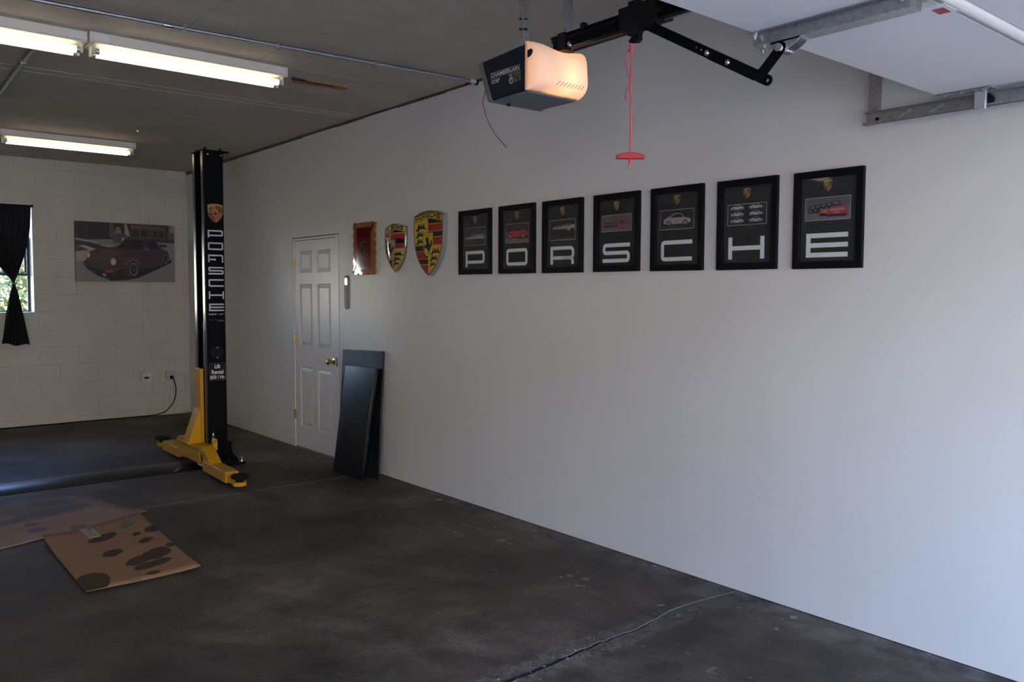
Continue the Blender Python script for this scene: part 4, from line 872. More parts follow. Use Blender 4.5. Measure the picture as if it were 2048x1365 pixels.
mb = MB(); mb.cyl((CC-0.002, CY0-0.006, 1.008), (CC-0.002, CY0+0.001, 1.008), 0.057, n=32); rc = mb.build('round_cover', BLACKM, lift, bevel=0.002)
for dz in (-0.044, 0.044):
    m = MB(); m.cyl((CC-0.002, CY0-0.009, 1.008+dz), (CC-0.002, CY0-0.004, 1.008+dz), 0.0055, n=10); m.build('screw', mat('pale_screw', (0.75, 0.75, 0.72), 0.4), rc)
sg = thing('rental_sign', (CC-0.003, CY0-0.001, 0.757), 'small black sign with white text about renting, fixed to the lift post', 'sign')
mb = MB(); mb.prism(rrect(-0.076, 0.076, 0, 0.160, 0.008), lambda a, b, c: (a, c, b), -0.004, 0.0); mb.build('plate', mat('sign_black', (0.020, 0.016, 0.018), 0.5, spec=0.1), sg, local=True)
pr = Print(0.0002); pr.put(ribbon(rrect(-0.073, 0.073, 0.003, 0.157, 0.007), 0.0014, True), ink(0.16, 0.15, 0.15), y=-0.004)
for body, wd, zz in (('Lift', 0.050, 0.110), ('Rental', 0.106, 0.060), ('$50 / Hr.', 0.134, 0.012)):
    vs, fs = text2d(body, wd, 0.036, 0.018); pr.put([[vs[i] for i in f] for f in fs], LETW, lambda u, v, wd=wd, zz=zz: (-wd/2+u, zz+v), -0.004)
pr.build('lettering', sg)

# floor cover plate running to the other post, red tag on it
mb = MB(); mb.prism([(7.245, 0.0), (7.252, 0.006), (7.425, 0.030), (7.560, 0.030), (7.70, 0.004), (7.705, 0.0)], lambda a, b, c: (c, a, b), -4.35, -1.065)
fp = tag(mb.build('floor_cover_plate', mat('dark_floor_plate', (0.010, 0.011, 0.013), 0.34, 0.0, var=0.3, scale=6, spec=0.35), bevel=0.002), 'low black cable cover plate across the floor from the lift post', 'cover plate')
mb = MB(); mb.hexa([(-1.345, 7.265, 0.0077), (-1.315, 7.265, 0.0077), (-1.262, 7.330, 0.0168), (-1.290, 7.330, 0.0168)], [(-1.345, 7.265, 0.0087), (-1.315, 7.265, 0.0087), (-1.262, 7.330, 0.0178), (-1.290, 7.330, 0.0178)])
tag(mb.build('warning_sticker', mat('red_sticker', (0.55, 0.04, 0.03), 0.4), smooth=False), 'small red sticker on the edge of the floor cover plate', 'sticker')

# ------------------------------------------------------------------ back wall fittings: canvas, conduit, boxes, cord
cw, chh = 1.122, 0.702
t = thing('canvas_photo', (-0.743, YB-0.022, 1.660), 'canvas photo print of a dark coupe and a person, on the block wall', 'picture')
mb = MB(); mb.box(-cw/2, cw/2, -0.020, 0.014, 0, chh); mb.build('canvas', mat('canvas_edge', (0.16, 0.14, 0.12), 0.8), t, local=True, bevel=0.002)
pr = Print(0.00015); pxf = lambda x, y: (-cw/2+cw*min(1, max(0, (x-97)/1800)), chh*(1-min(1, max(0, (y-147)/1075))))
P = lambda pts, r, g, b: pr.put([pts], ink(r, g, b), pxf, -0.020)
E_ = lambda cx, cy, rx, ry, *c: P(circle(cx, cy, rx, ry, 28), *c)
P([(0, 0), (2000, 0), (2000, 1365), (0, 1365)], 0.24, 0.22, 0.20)
P([(0, 440), (0, 0), (2000, 0), (2000, 480), (1600, 470), (1060, 430), (300, 470)], 0.028, 0.026, 0.022)
P([(1085, 0), (2000, 0), (2000, 420), (1085, 420)], 0.085, 0.062, 0.048)
for a, b in ((1100, 1230), (1260, 1380), (1500, 1560), (1610, 1700)): P([(a, 260), (b, 265), (b, 380), (a, 380)], 0.022, 0.020, 0.018)
P([(1085, 195), (1700, 215), (1700, 235), (1085, 215)], 0.16, 0.13, 0.11)
P([(1790, 0), (2000, 0), (2000, 300), (1800, 280)], 0.22, 0.23, 0.25); P([(1780, 280), (2000, 290), (2000, 400), (1780, 400)], 0.17, 0.09, 0.07)
P([(1735, 140), (1760, 140), (1765, 470), (1730, 470)], 0.03, 0.024, 0.02); P([(1745, 250), (1820, 150), (1830, 160), (1755, 290)], 0.03, 0.024, 0.02); P([(1745, 260), (1690, 150), (1705, 150), (1752, 250)], 0.03, 0.024, 0.02)
P([(1600, 430), (2000, 420), (2000, 480), (1600, 480)], 0.05, 0.045, 0.035)
P([(700, 150), (775, 150), (775, 420), (700, 420)], 0.10, 0.095, 0.095); P([(968, 130), (1000, 130), (1068, 385), (968, 385)], 0.36, 0.30, 0.20)
P([(280, 240), (295, 240), (300, 470), (285, 470)], 0.06, 0.07, 0.055)
P([(85, 470), (500, 545), (760, 600), (480, 640), (165, 585), (85, 610)], 0.045, 0.04, 0.036)
P([(85, 452), (490, 525), (490, 542), (85, 472)], 0.42, 0.38, 0.30); P([(515, 552), (740, 572), (700, 596), (540, 572)], 0.42, 0.37, 0.28)
P([(165, 582), (250, 572), (480, 640), (330, 668), (100, 690), (330, 650)], 0.44, 0.36, 0.27)
P([(85, 690), (330, 662), (480, 638), (330, 800), (230, 850), (85, 862)], 0.40, 0.33, 0.25); P([(85, 610), (200, 605), (330, 655), (85, 690)], 0.08, 0.06, 0.055)
# person leaning on the far side of the car
P([(740, 390), (800, 345), (940, 335), (1030, 380), (990, 470), (880, 525), (800, 535), (730, 460)], 0.075, 0.08, 0.095); P([(900, 470), (925, 405), (955, 400), (950, 440), (910, 480)], 0.42, 0.38, 0.30)
P([(775, 360), (800, 240), (840, 208), (885, 222), (905, 300), (895, 345), (830, 350)], 0.26, 0.17, 0.08); E_(852, 285, 30, 42, 0.34, 0.21, 0.14); P([(825, 262), (880, 262), (880, 278), (825, 278)], 0.02, 0.02, 0.02); P([(830, 330), (870, 330), (880, 420), (850, 470), (825, 400)], 0.06, 0.055, 0.11)
P([(800, 520), (850, 505), (855, 535), (810, 545)], 0.30, 0.20, 0.14)
# the car
P([(560, 1130), (700, 1205), (1000, 1190), (1220, 1140), (1600, 965), (1830, 850), (1830, 780), (1700, 880), (1200, 985)], 0.014, 0.012, 0.012)
P([(215, 880), (285, 830), (300, 720), (330, 685), (430, 645), (600, 592), (780, 590), (880, 540), (990, 428), (1150, 404), (1450, 418), (1560, 475), (1640, 578), (1760, 650), (1795, 750), (1760, 850), (1640, 900), (1230, 985), (1190, 1110), (1080, 1120), (900, 1130), (700, 1195), (450, 1095), (300, 1000), (230, 925)], 0.060, 0.034, 0.036)
P([(340, 800), (430, 690), (600, 640), (900, 655), (850, 760), (780, 785), (700, 800), (690, 880), (750, 940), (500, 930), (300, 850)], 0.088, 0.052, 0.052)
P([(940, 880), (1000, 800), (1130, 770), (1220, 820), (1240, 960), (1200, 980), (1160, 850), (1060, 860), (1000, 940)], 0.10, 0.062, 0.06)
P([(800, 605), (995, 440), (1325, 455), (1290, 625), (1000, 625)], 0.016, 0.014, 0.014); P([(1345, 470), (1480, 448), (1620, 580), (1405, 622)], 0.016, 0.016, 0.024)
P([(1325, 600), (1420, 598), (1415, 625), (1330, 630)], 0.16, 0.13, 0.11); P([(1610, 512), (1750, 520), (1742, 560), (1630, 562)], 0.014, 0.013, 0.014)
P([(225, 895), (500, 985), (840, 972), (960, 930), (960, 965), (840, 1005), (500, 1008), (225, 925)], 0.075, 0.046, 0.044)
P([(250, 935), (600, 1025), (760, 1060), (950, 980), (1010, 1110), (720, 1200), (450, 1105), (300, 1005)], 0.016, 0.014, 0.014)
P([(600, 1012), (760, 1002), (742, 1052), (600, 1058)], 0.38, 0.05, 0.03); P([(545, 1070), (610, 1085), (615, 1132), (560, 1112)], 0.36, 0.30, 0.30); P([(330, 1005), (450, 1045), (465, 1070), (340, 1020)], 0.12, 0.11, 0.11)
for cx_, cy_, rx, ry in ((750, 858, 60, 76), (312, 745, 42, 60)): E_(cx_, cy_, rx, ry, 0.05, 0.04, 0.04); E_(cx_, cy_, rx*.85, ry*.88, 0.42, 0.40, 0.33); E_(cx_+4, cy_, rx*.45, ry*.5, 0.52, 0.50, 0.43)
for cx_, cy_, rx, ry in ((1112, 985, 100, 148), (1718, 780, 52, 112)): E_(cx_, cy_, rx, ry, 0.010, 0.010, 0.010); E_(cx_, cy_+4, rx*.78, ry*.82, 0.19, 0.18, 0.18); E_(cx_, cy_+4, rx*.60, ry*.66, 0.022, 0.020, 0.020)
E_(1112, 990, 20, 32, 0.07, 0.06, 0.06)
pr.build('printed_image', t)

CONP = mat('painted_conduit', (0.66, 0.63, 0.57), 0.5, var=0.05)
cdt = thing('wall_conduit', (-0.55, YB-0.012, 0.53), 'thin painted vertical conduit rising from the outlet box to the ceiling', 'conduit')
mb = MB(); mb.cyl((-0.552, YB-0.0105, 0.530), (-0.545, YB-0.0105, CZ), 0.0095, n=12); mb.build('pipe', CONP, cdt)
for zz in (0.75, 1.50, 2.60):
    m = MB(); m.box(-0.575, -0.522, YB-0.004, YB+0.001, zz, zz+0.02); m.box(-0.562, -0.536, YB-0.0225, YB-0.002, zz, zz+0.02); m.build('strap', CONP, cdt, bevel=0.002)
cd2 = thing('floor_conduit', (-0.268, YB-0.012, 0.0), 'pair of painted conduits between floor and the right outlet box', 'conduit')
for x_ in (-0.303, -0.234):
    m = MB(); m.cyl((x_, YB-0.0125, 0.0), (x_, YB-0.0125, 0.438), 0.0115, n=12); m.build('pipe', CONP, cd2)
def outlet(x_, z_, label, body, twist):
    o = thing('outlet_box', (x_, YB-0.03, z_-0.055), label, 'outlet box', 'steel outlet boxes low on the block wall')
    mb = MB(); c = 0.016; s_ = 0.057
    octo = [(-s_+c, -s_), (s_-c, -s_), (s_, -s_+c), (s_, s_-c), (s_-c, s_), (-s_+c, s_), (-s_, s_-c), (-s_, -s_+c)]
    mb.prism([(a*0.97, b*0.97) for a, b in octo], lambda a, b, w_: (x_+a, w_, z_+b), YB-0.045, YB); mb.build('box', GALV, o, bevel=0.003)
    mb = MB(); mb.prism(octo, lambda a, b, w_: (x_+a, w_, z_+b), YB-0.050, YB-0.045); cp = mb.build('cover_plate', body, o, bevel=0.0015)
    if twist:
        m = MB(); m.prism([(-0.036, -0.004), (-0.014, -0.017), (0.014, -0.017), (0.036, -0.004), (0.036, 0.008), (0.014, 0.014), (-0.014, 0.014), (-0.036, 0.008)], lambda a, b, w_: (x_+a, w_, z_+b), YB-0.054, YB-0.049); m.build('receptacle', mat('blue_receptacle', (0.035, 0.055, 0.085), 0.4), o)
    else:
        m = MB(); m.prism(circle(x_, z_+0.020, 0.017, n=16), lambda a, b, w_: (a, w_, b), YB-0.053, YB-0.049); m.prism(circle(x_, z_-0.022, 0.017, n=16), lambda a, b, w_: (a, w_, b), YB-0.053, YB-0.049); m.build('receptacle', mat('ivory_receptacle', (0.50, 0.46, 0.36), 0.4), o)
    for dz in (-0.036, 0.036) if twist else (0.0,):
        m = MB(); m.cyl((x_, YB-0.0525, z_+dz), (x_, YB-0.049, z_+dz), 0.004, n=8); m.build('screw', BLACKM, o)
    return o
outlet(-0.548, 0.484, 'square outlet box with a dark blue slot at the foot of the tall conduit', mat('pale_cover_plate', (0.66, 0.67, 0.70), 0.4), True)
outlet(-0.255, 0.494, 'square grey outlet box near the corner with a black plug in it', mat('grey_cover_plate', (0.42, 0.42, 0.40), 0.4, 0.3), False)
pc = thing('power_cord', (-0.255, YB-0.05, 0.0), 'black power cord drooping from the outlet and running along the wall foot', 'cord')
mb = MB(); mb.cyl((-0.253, YB-0.053, 0.472), (-0.250, YB-0.085, 0.470), 0.022, 0.017, n=14); mb.build('plug', RUBBER, pc)
ctrl = [(-0.250, YB-0.080, 0.468), (-0.232, YB-0.085, 0.430), (-0.212, YB-0.078, 0.350), (-0.211, YB-0.068, 0.255), (-0.238, YB-0.06, 0.160), (-0.292, YB-0.05, 0.083), (-0.350, YB-0.045, 0.042), (-0.43, YB-0.04, 0.018), (-0.56, YB-0.03, 0.010), (-0.9, YB-0.022, 0.009), (-1.4, YB-0.024, 0.009), (-2.0, YB-0.02, 0.009), (-2.8, YB-0.022, 0.009), (-4.2, YB-0.02, 0.009)]
def catmull(c, n=8):
    c = [Vector(p) for p in c]; out = []
    for i in range(len(c)-1):
        p0, p1, p2, p3 = c[max(i-1, 0)], c[i], c[i+1], c[min(i+2, len(c)-1)]
        for j in range(n):
            t_ = j/n; out.append(0.5*((2*p1)+(p2-p0)*t_+(2*p0-5*p1+4*p2-p3)*t_*t_+(3*p1-p0-3*p2+p3)*t_**3))
    return out+[c[-1]]
mb = MB(); mb.tube(catmull(ctrl), 0.0065, 8); mb.build('cable', RUBBER, pc)

# curtain: one cloth gathered at its tie
prof = [(2.497, -2.345, -1.748), (2.40, -2.340, -1.755), (2.25, -2.31, -1.765), (2.10, -2.25, -1.790), (1.95, -2.17, -1.825), (1.80, -2.06, -1.875), (1.70, -1.985, -1.912), (1.655, -1.957, -1.928), (1.632, -1.953, -1.930), (1.61, -1.957, -1.926), (1.50, -1.985, -1.895), (1.35, -2.015, -1.868), (1.2, -2.037, -1.843), (1.05, -2.058, -1.820), (0.955, -2.075, -1.803)]
NF = 60
fine_rows = []
for (za, la, ra), (zb, lb, rb) in zip(prof, prof[1:]):
    n_ = 5
    for j in range(n_): f = j/n_; fine_rows.append((za+(zb-za)*f, la+(lb-la)*f, ra+(rb-ra)*f))
fine_rows.append(prof[-1])
def curtain(mx_, label, dy=0.0):
    cur = thing('curtain', (mx_(-2.03), YB-0.07, 0.95), label, 'curtain', 'pair of tied black curtains'); vs = []
    for z_, l_, r_ in fine_rows:
        wd = r_-l_; amp = 0.012+0.010*(1-min(1, wd/0.6))
        for i in range(NF+1):
            f = i/NF; y_ = YB-0.055+dy+amp*math.sin(f*2*PI*8+0.6*math.sin(z_*5))+0.006*math.sin(f*2*PI*3+z_*3)
            zz = z_+(0.012*math.sin(f*9)-0.02*f if z_ < 0.96 else 0)
            vs.append((mx_(l_+wd*f), y_, zz))
    NR = len(fine_rows); mb = MB(); mb.add(vs, [(j*(NF+1)+i, j*(NF+1)+i+1, (j+1)*(NF+1)+i+1, (j+1)*(NF+1)+i) for j in range(NR-1) for i in range(NF)])
    co = mb.build('cloth', CLOTH, cur, sharp=180); sd = co.modifiers.new('thickness', 'SOLIDIFY'); sd.thickness = 0.002
    mb = MB(); mb.lathe([(0.021, -0.010), (0.026, 0.0), (0.021, 0.010)], (mx_(-1.9415), YB-0.055+dy, 1.632), n=20); mb.build('tie', mat('tie_cord', (0.30, 0.30, 0.28), 0.6), cur)
curtain(lambda x_: x_, 'black curtain tied in at its middle over the window, next to the canvas photo')
curtain(lambda x_: -4.61-x_, 'black tied curtain on the far side of the same window, beyond the picture edge', 0.045)
mb = MB(); mb.cyl((-2.882, YB-0.050, 2.502), (-1.738, YB-0.050, 2.502), 0.010, n=12); mb.cyl((-1.742, YB-0.050, 2.502), (-1.728, YB-0.050, 2.502), 0.016, n=12); mb.cyl((-2.882, YB-0.050, 2.502), (-2.868, YB-0.050, 2.502), 0.016, n=12)
for x_ in (-2.85, -1.75): mb.box(x_-0.006, x_+0.006, YB-0.05, YB+0.006, 2.494, 2.510)
tag(mb.build('curtain_rod', BLACKM), 'thin black rod along the window top carrying the curtains', 'curtain rod')

# ------------------------------------------------------------------ ceiling services
TUBE = bpy.data.materials.new('lit_tube'); TUBE.use_nodes = True; MATS['lit_tube'] = TUBE
tt = TUBE.node_tree; tp = tt.nodes['Principled BSDF']; tp.inputs['Base Color'].default_value = (0.9, 0.9, 0.88, 1)
tp.inputs['Emission Color'].default_value = (1.0, 0.86, 0.62, 1); tp.inputs['Emission Strength'].default_value = TUBE_POWER
def fixture(x0, x1, y_, label, tubes=2):
    o = thing('fluorescent_light', ((x0+x1)/2, y_, CZ-0.12), label, 'ceiling light', 'fluorescent strip lights')
    w2 = 0.075; zb0 = CZ-0.060; mb = MB()
    mb.prism([(y_-w2, CZ), (y_-w2, zb0+0.012), (y_-w2+0.012, zb0), (y_+w2-0.012, zb0), (y_+w2, zb0+0.012), (y_+w2, CZ)], lambda a, b, c: (c, a, b), x0, x1); mb.build('channel', WHITEF, o, bevel=0.001)
    mb = MB(); mb.box(x0+0.005, x1-0.005, y_-w2-0.012, y_+w2+0.012, zb0-0.003, zb0+0.001); mb.build('reflector', WHITEF, o)
    for yy in (y_-0.042, y_+0.042):
        for xe, s_ in ((x0+0.020, 1), (x1-0.020, -1)):
            m = MB(); m.box(min(xe, xe+s_*0.014), max(xe, xe+s_*0.014), yy-0.012, yy+0.012, zb0-0.058, zb0-0.002); m.build('lamp_holder', WHITEF, o, bevel=0.003)
        m = MB(); m.cyl((x0+0.055, yy, zb0-0.040), (x1-0.055, yy, zb0-0.040), 0.019, n=20); tb = m.build('tube', TUBE, o)
        for xe in (x0+0.045, x1-0.045):
            m = MB(); m.cyl((xe-0.011, yy, zb0-0.040), (xe+0.011, yy, zb0-0.040), 0.0185, n=16); m.build('end_cap', mat('tube_cap', (0.55, 0.55, 0.48), 0.3, 0.6), tb)
    for xe in (x0+0.02, x1-0.10):
        m = MB(); m.box(xe, xe+0.08, y_-w2-0.002, y_-w2+0.001, CZ-0.046, CZ-0.010); m.build('joiner_plate', mat('joiner_white', (0.74, 0.72, 0.66), 0.4), o)
    return o
fixture(-2.375, -1.165, 5.385, 'lit fluorescent strip light at the near ceiling, beside the wood strip')
fixture(-3.590, -2.380, 5.415, 'lit fluorescent strip light cut by the picture edge, end to end with its neighbour')
fixture(-4.810, -3.600, 5.445, 'unseen lit fluorescent strip light added for warm fill, third of the near row')  # this and the next are added out of view as warm fill
fixture(-6.030, -4.820, 5.475, 'unseen lit fluorescent strip light added for warm fill, last of the near row')
fixture(-2.28, -1.10, 9.06, 'lit fluorescent strip light at the far end, above the block wall')

def pipe_run(name, pts, r, label, joins=(), straps=()):
    o = thing(name, pts[len(pts)//2], label, 'conduit', 'steel conduits on the ceiling'); mb = MB(); mb.tube(pts, r, 12); mb.build('pipe', GALV, o)
    for p, q in joins:
        m = MB(); m.cyl(p, q, r*1.35, n=12); m.build('coupling', CHROME, o)
    for x_, y_, along in straps:
        m = MB()
        if along == 'x': m.box(x_-0.010, x_+0.010, y_-0.034, y_+0.034, CZ-0.003, CZ+0.001); m.box(x_-0.010, x_+0.010, y_-r-0.003, y_+r+0.003, CZ-2*r-0.003, CZ)
        else: m.box(x_-0.034, x_+0.034, y_-0.010, y_+0.010, CZ-0.003, CZ+0.001); m.box(x_-r-0.003, x_+r+0.003, y_-0.010, y_+0.010, CZ-2*r-0.003, CZ)
        m.build('strap', GALV, o, bevel=0.002)
    return o
r_ = 0.0115; zc = CZ-r_
pipe_run('ceiling_conduit', [(-4.6, 4.955, zc), (-2.0, 4.875, zc), (-0.055, 4.760, zc)], r_, 'long thin steel conduit across the ceiling to the white wall', [((-2.10, 4.879, zc), (-2.06, 4.877, zc))], [(-3.0, 4.905, 'x'), (-1.99, 4.874, 'x'), (-1.45, 4.842, 'x'), (-0.80, 4.804, 'x')])
mb = MB(); mb.cyl((-0.060, 4.760, zc), (-0.012, 4.757, zc), 0.017, n=14); mb.cyl((-0.014, 4.757, zc), (0.0, 4.756, zc), 0.024, n=14, m=1)
tag(mb.build('conduit_fitting', [mat('pale_fitting', (0.6, 0.6, 0.58), 0.4), BLACKM]), 'pale conduit end fitting where the ceiling pipe meets the wall', 'conduit fitting')
pipe_run('branch_conduit', [(-2.565, 5.49, zc), (-2.55, 6.4, zc), (-2.52, 7.6, zc), (-2.50, 8.95, zc)], r_, 'short steel conduit running from the near strip light toward the far one', [], [(-2.553, 6.25, 'y'), (-2.53, 7.3, 'y')])
def eye_hook(x_, y_, label):
    mb = MB(); mb.cyl((x_, y_, CZ+0.002), (x_, y_, CZ-0.030), 0.003, n=8); mb.tube([(x_+0.022*math.sin(a*PI/10), y_+0.004, CZ-0.050+0.022*math.cos(a*PI/10)) for a in range(0, 19)], 0.003, 6)
    tag(mb.build('eye_hook', CHROME), label, 'hook', 'open eye hooks in the ceiling')
eye_hook(-0.13, 5.20, 'bright open eye hook in the ceiling close to the white wall'); eye_hook(-1.34, 8.12, 'bright open eye hook in the ceiling near the far strip light')

# ------------------------------------------------------------------ overhead garage door, tracks
DZ0 = 2.340; DXL, DXR, DXC = -2.56, -0.152, -1.372
od = thing('door_2', (DXC, 0.5, DZ0), 'open white sectional overhead door lying along its ceiling tracks', 'garage door', kind='structure')
sec = [(1.040, 1.513), (0.475, 0.978), (-0.090, 0.413), (-0.655, -0.152)]
for a, b in sec:
    mb = MB(); mb.box(DXL, DXR, a, b, DZ0, DZ0+0.045); s_ = mb.build('section', ODOOR, od, bevel=0.002)
    if a > -0.6:
        m = MB(); R_ = 0.031; c_ = a-0.031
        m.prism([(c_+R_*math.cos(th*PI/12), DZ0+0.022-R_*math.sin(th*PI/12)) for th in range(0, 13)]+[(c_-R_, DZ0+0.044), (c_+R_, DZ0+0.044)], lambda p, q, w_: (w_, p, q), DXL, DXR)
        m.build('tongue', mat('tongue_lit_paint', (0.86, 0.80, 0.68), 0.35, var=0.03), s_)  # warm bounced light is put into the tongue colour
# end stiles
for x0_, x1_ in ((DXR-0.035, DXR+0.004), (DXL-0.004, DXL+0.035)):
    for a, b in sec:
        m = MB(); m.box(x0_, x1_, a+0.002, b+0.001, DZ0-0.003, DZ0+0.047); m.build('end_stile', mat('stile_steel', (0.55, 0.55, 0.56), 0.4, 0.5), od, bevel=0.001)
# centre strut: galvanised hat channel under the top section
mb = MB()
hat = [(-0.062, 0.0), (-0.062, -0.003), (-0.034, -0.003), (-0.030, -0.034), (0.030, -0.034), (0.034, -0.003), (0.062, -0.003), (0.062, 0.0)]
mb.prism(hat, lambda a, b, c: (DXC+a, c, DZ0+b), 1.050, 1.530); st = mb.build('centre_strut', GALV, od)
for x_, y_ in ((-0.050, 1.512), (0.0, 1.515), (0.050, 1.512), (0.045, 1.066), (-0.045, 1.066)):
    zt = DZ0-0.003 if abs(x_) > 0.03 else DZ0-0.034
    m = MB(); m.cyl((DXC+x_, y_, zt+0.001), (DXC+x_, y_, zt-0.010), 0.0085, n=6); m.cyl((DXC+x_, y_, zt-0.010), (DXC+x_, y_, zt-0.018), 0.004, n=8); m.build('bolt', CHROME, st)
mb = MB()
for x_ in (-0.024, 0.020): mb.prism([(1.375, -0.034), (1.475, -0.034), (1.470, -0.050), (1.450, -0.068), (1.425, -0.068), (1.385, -0.045)], lambda a, b, c: (DXC+c, a, DZ0+b), x_, x_+0.004)
mb.box(DXC-0.024, DXC+0.024, 1.375, 1.475, DZ0-0.038, DZ0-0.034); mb.build('arm_bracket', GALV, st)
mb = MB(); mb.cyl((DXC-0.034, 1.438, DZ0-0.056), (DXC+0.034, 1.438, DZ0-0.056), 0.006, n=10); mb.cyl((DXC-0.040, 1.438, DZ0-0.056), (DXC-0.030, 1.438, DZ0-0.056), 0.0125, n=12); mb.build('clevis_pin', CHROME, st)
m = MB(); m.box(DXC+0.02, DXC+0.10, 0.985, 1.046, DZ0-0.0335, DZ0-0.032); m.build('label_sticker', mat('label_white', (0.7, 0.7, 0.68), 0.5), st, smooth=False)
m = MB(); m.box(DXC+0.045, DXC+0.095, 1.00, 1.03, DZ0-0.0342, DZ0-0.0336); m.build('label_red', RED, st, smooth=False)
# top roller fixture at the right edge
mb = MB(); mb.box(DXR-0.046, DXR+0.010, 1.305, 1.505, DZ0-0.006, DZ0-0.003); mb.build('top_fixture', GALV, od, bevel=0.001)
mb = MB(); mb.box(DXR-0.020, DXR+0.006, 1.335, 1.365, DZ0-0.078, DZ0-0.004); mb.box(DXR-0.022, DXR-0.018, 1.330, 1.372, DZ0-0.080, DZ0-0.004); mb.build('roller_hanger', mat('bright_zinc', (0.68, 0.68, 0.68), 0.3, 0.8), od, bevel=0.002)
mb = MB(); mb.cyl((DXR-0.01, 1.350, 2.308), (-0.094, 1.350, 2.308), 0.0055, n=10); mb.lathe([(0.0, 0), (0.016, 0), (0.022, 0.003), (0.022, 0.012), (0.016, 0.015), (0.0, 0.015)], (-0.105, 1.350, 2.308), (1, 0, 0), 20, 1); mb.build('roller', [CHROME, BLACKM], od)
for y_ in (1.475, 1.415, 1.335):
    m = MB(); m.cyl((DXR-0.028, y_, DZ0-0.005), (DXR-0.028, y_, DZ0-0.014), 0.008, n=6); m.build('bolt', CHROME, od)

def track(xw, s_, label):                        # xw: web plane, s_ = +1 opening toward -x
    o = thing('door_track', (xw, 0.6, 2.283), label, 'door track', 'galvanised overhead door tracks')
    y0_, y1_, zl, zh = YF+0.35, 1.845, 2.281, 2.333
    holes = []
    for yy in (1.66, 1.53, 1.13, 0.95, 0.75, 0.55, 0.3, 0.05):
        d = 1 if yy > 1.3 else -1
        a = Vector((yy, 2.317)); b = Vector((yy+d*0.046, 2.296)); dd = (b-a).normalized(); n_ = Vector((-dd.y, dd.x))
        hp = [a+n_*0.0042, a+n_*0.0085-dd*0.003, a+n_*0.006-dd*0.009, a-dd*0.0115, a-n_*0.006-dd*0.009, a-n_*0.0085-dd*0.003, a-n_*0.0042, b-n_*0.0042, b+n_*0.0042]; holes.append([(p.x, p.y) for p in hp])
    vs, fs = plate2d([(y0_, zl), (y1_, zl), (y1_, zh), (y0_, zh)], holes, 0.002)
    mb = MB(); mb.add([(xw+w_, u, v) for u, w_, v in vs], fs); mb.build('web', GALV, o, smooth=False, recalc=False)
    mb = MB(); mb.box(min(xw, xw-s_*0.026), max(xw, xw-s_*0.026), y0_, y1_, zl-0.002, zl); mb.box(min(xw-s_*0.024, xw-s_*0.026), max(xw-s_*0.024, xw-s_*0.026), y0_, y1_+0.004, zl-0.002, zl+0.010)
    mb.box(min(xw, xw-s_*0.022), max(xw, xw-s_*0.022), y0_, y1_, zh, zh+0.002); mb.build('flange', GALV, o, smooth=False)
    mb = MB(); mb.cyl((xw-s_*0.006, 1.795, 2.303), (xw+s_*0.012, 1.795, 2.303), 0.008, n=10); mb.build('bolt', BLACKM, o)
    # perforated angle up to the ceiling
    hl = [circle(1.8195, z_, 0.0042, n=8) for z_ in [2.30+0.0305*i for i in range(24)]]
    vs, fs = plate2d([(1.800, 2.285), (1.839, 2.285), (1.839, CZ), (1.800, CZ)], hl, 0.0025); mb = MB(); mb.add([(xw+s_*0.003+w_, u, v) for u, w_, v in vs], fs)
    hl = [circle(0.0, z_, 0.0042, n=8) for z_ in [2.30+0.0305*i for i in range(24)]]
    vs, fs = plate2d([(-0.018, 2.285), (0.018, 2.285), (0.018, CZ), (-0.018, CZ)], hl, 0.0025); mb.add([(xw+s_*0.020+u, 1.800+w_, v) for u, w_, v in vs], fs)
    mb.build('perforated_angle', GALV, o, smooth=False, recalc=False)
    return o
track(-0.092, 1, 'galvanised door track with slots, hung on a perforated angle by the white wall')

# ------------------------------------------------------------------ opener: motor head, rail, trolley, arm, release cord
OX = DXC-0.008
op = thing('garage_door_opener', (OX, 2.58, 2.325), 'navy garage door opener with a glowing white lamp lens and ceiling straps', 'door opener')
HX0, HX1, HY0 = -1.520, -1.250, 2.458
mb = MB(); sidep = [(HY0, 2.330), (2.672, 2.322), (2.735, 2.478), (2.725, 2.488), (HY0, 2.503)]
mb.prism(sidep, lambda a, b, c: (c, a, b), HX0, HX1); mb.build('housing', NAVY, op, bevel=0.006)
mb = MB(); mb.prism([(2.665, 2.318), (2.690, 2.318), (2.757, 2.484), (2.735, 2.490)], lambda a, b, c: (c, a, b), HX0-0.006, HX1+0.006); mb.build('back_cover', mat('back_cover_grey', (0.10, 0.10, 0.085), 0.4), op, bevel=0.006)
mb = MB(); mb.box(HX0+0.006, HX1-0.006, HY0, 2.672, 2.320, 2.327); mb.build('bottom_plate', GREYP, op, bevel=0.003)
mb = MB(); mb.cyl((-1.44, 2.66, 2.310), (-1.44, 2.66, 2.322), 0.008, n=10); mb.build('foot_screw', BLACKM, op)
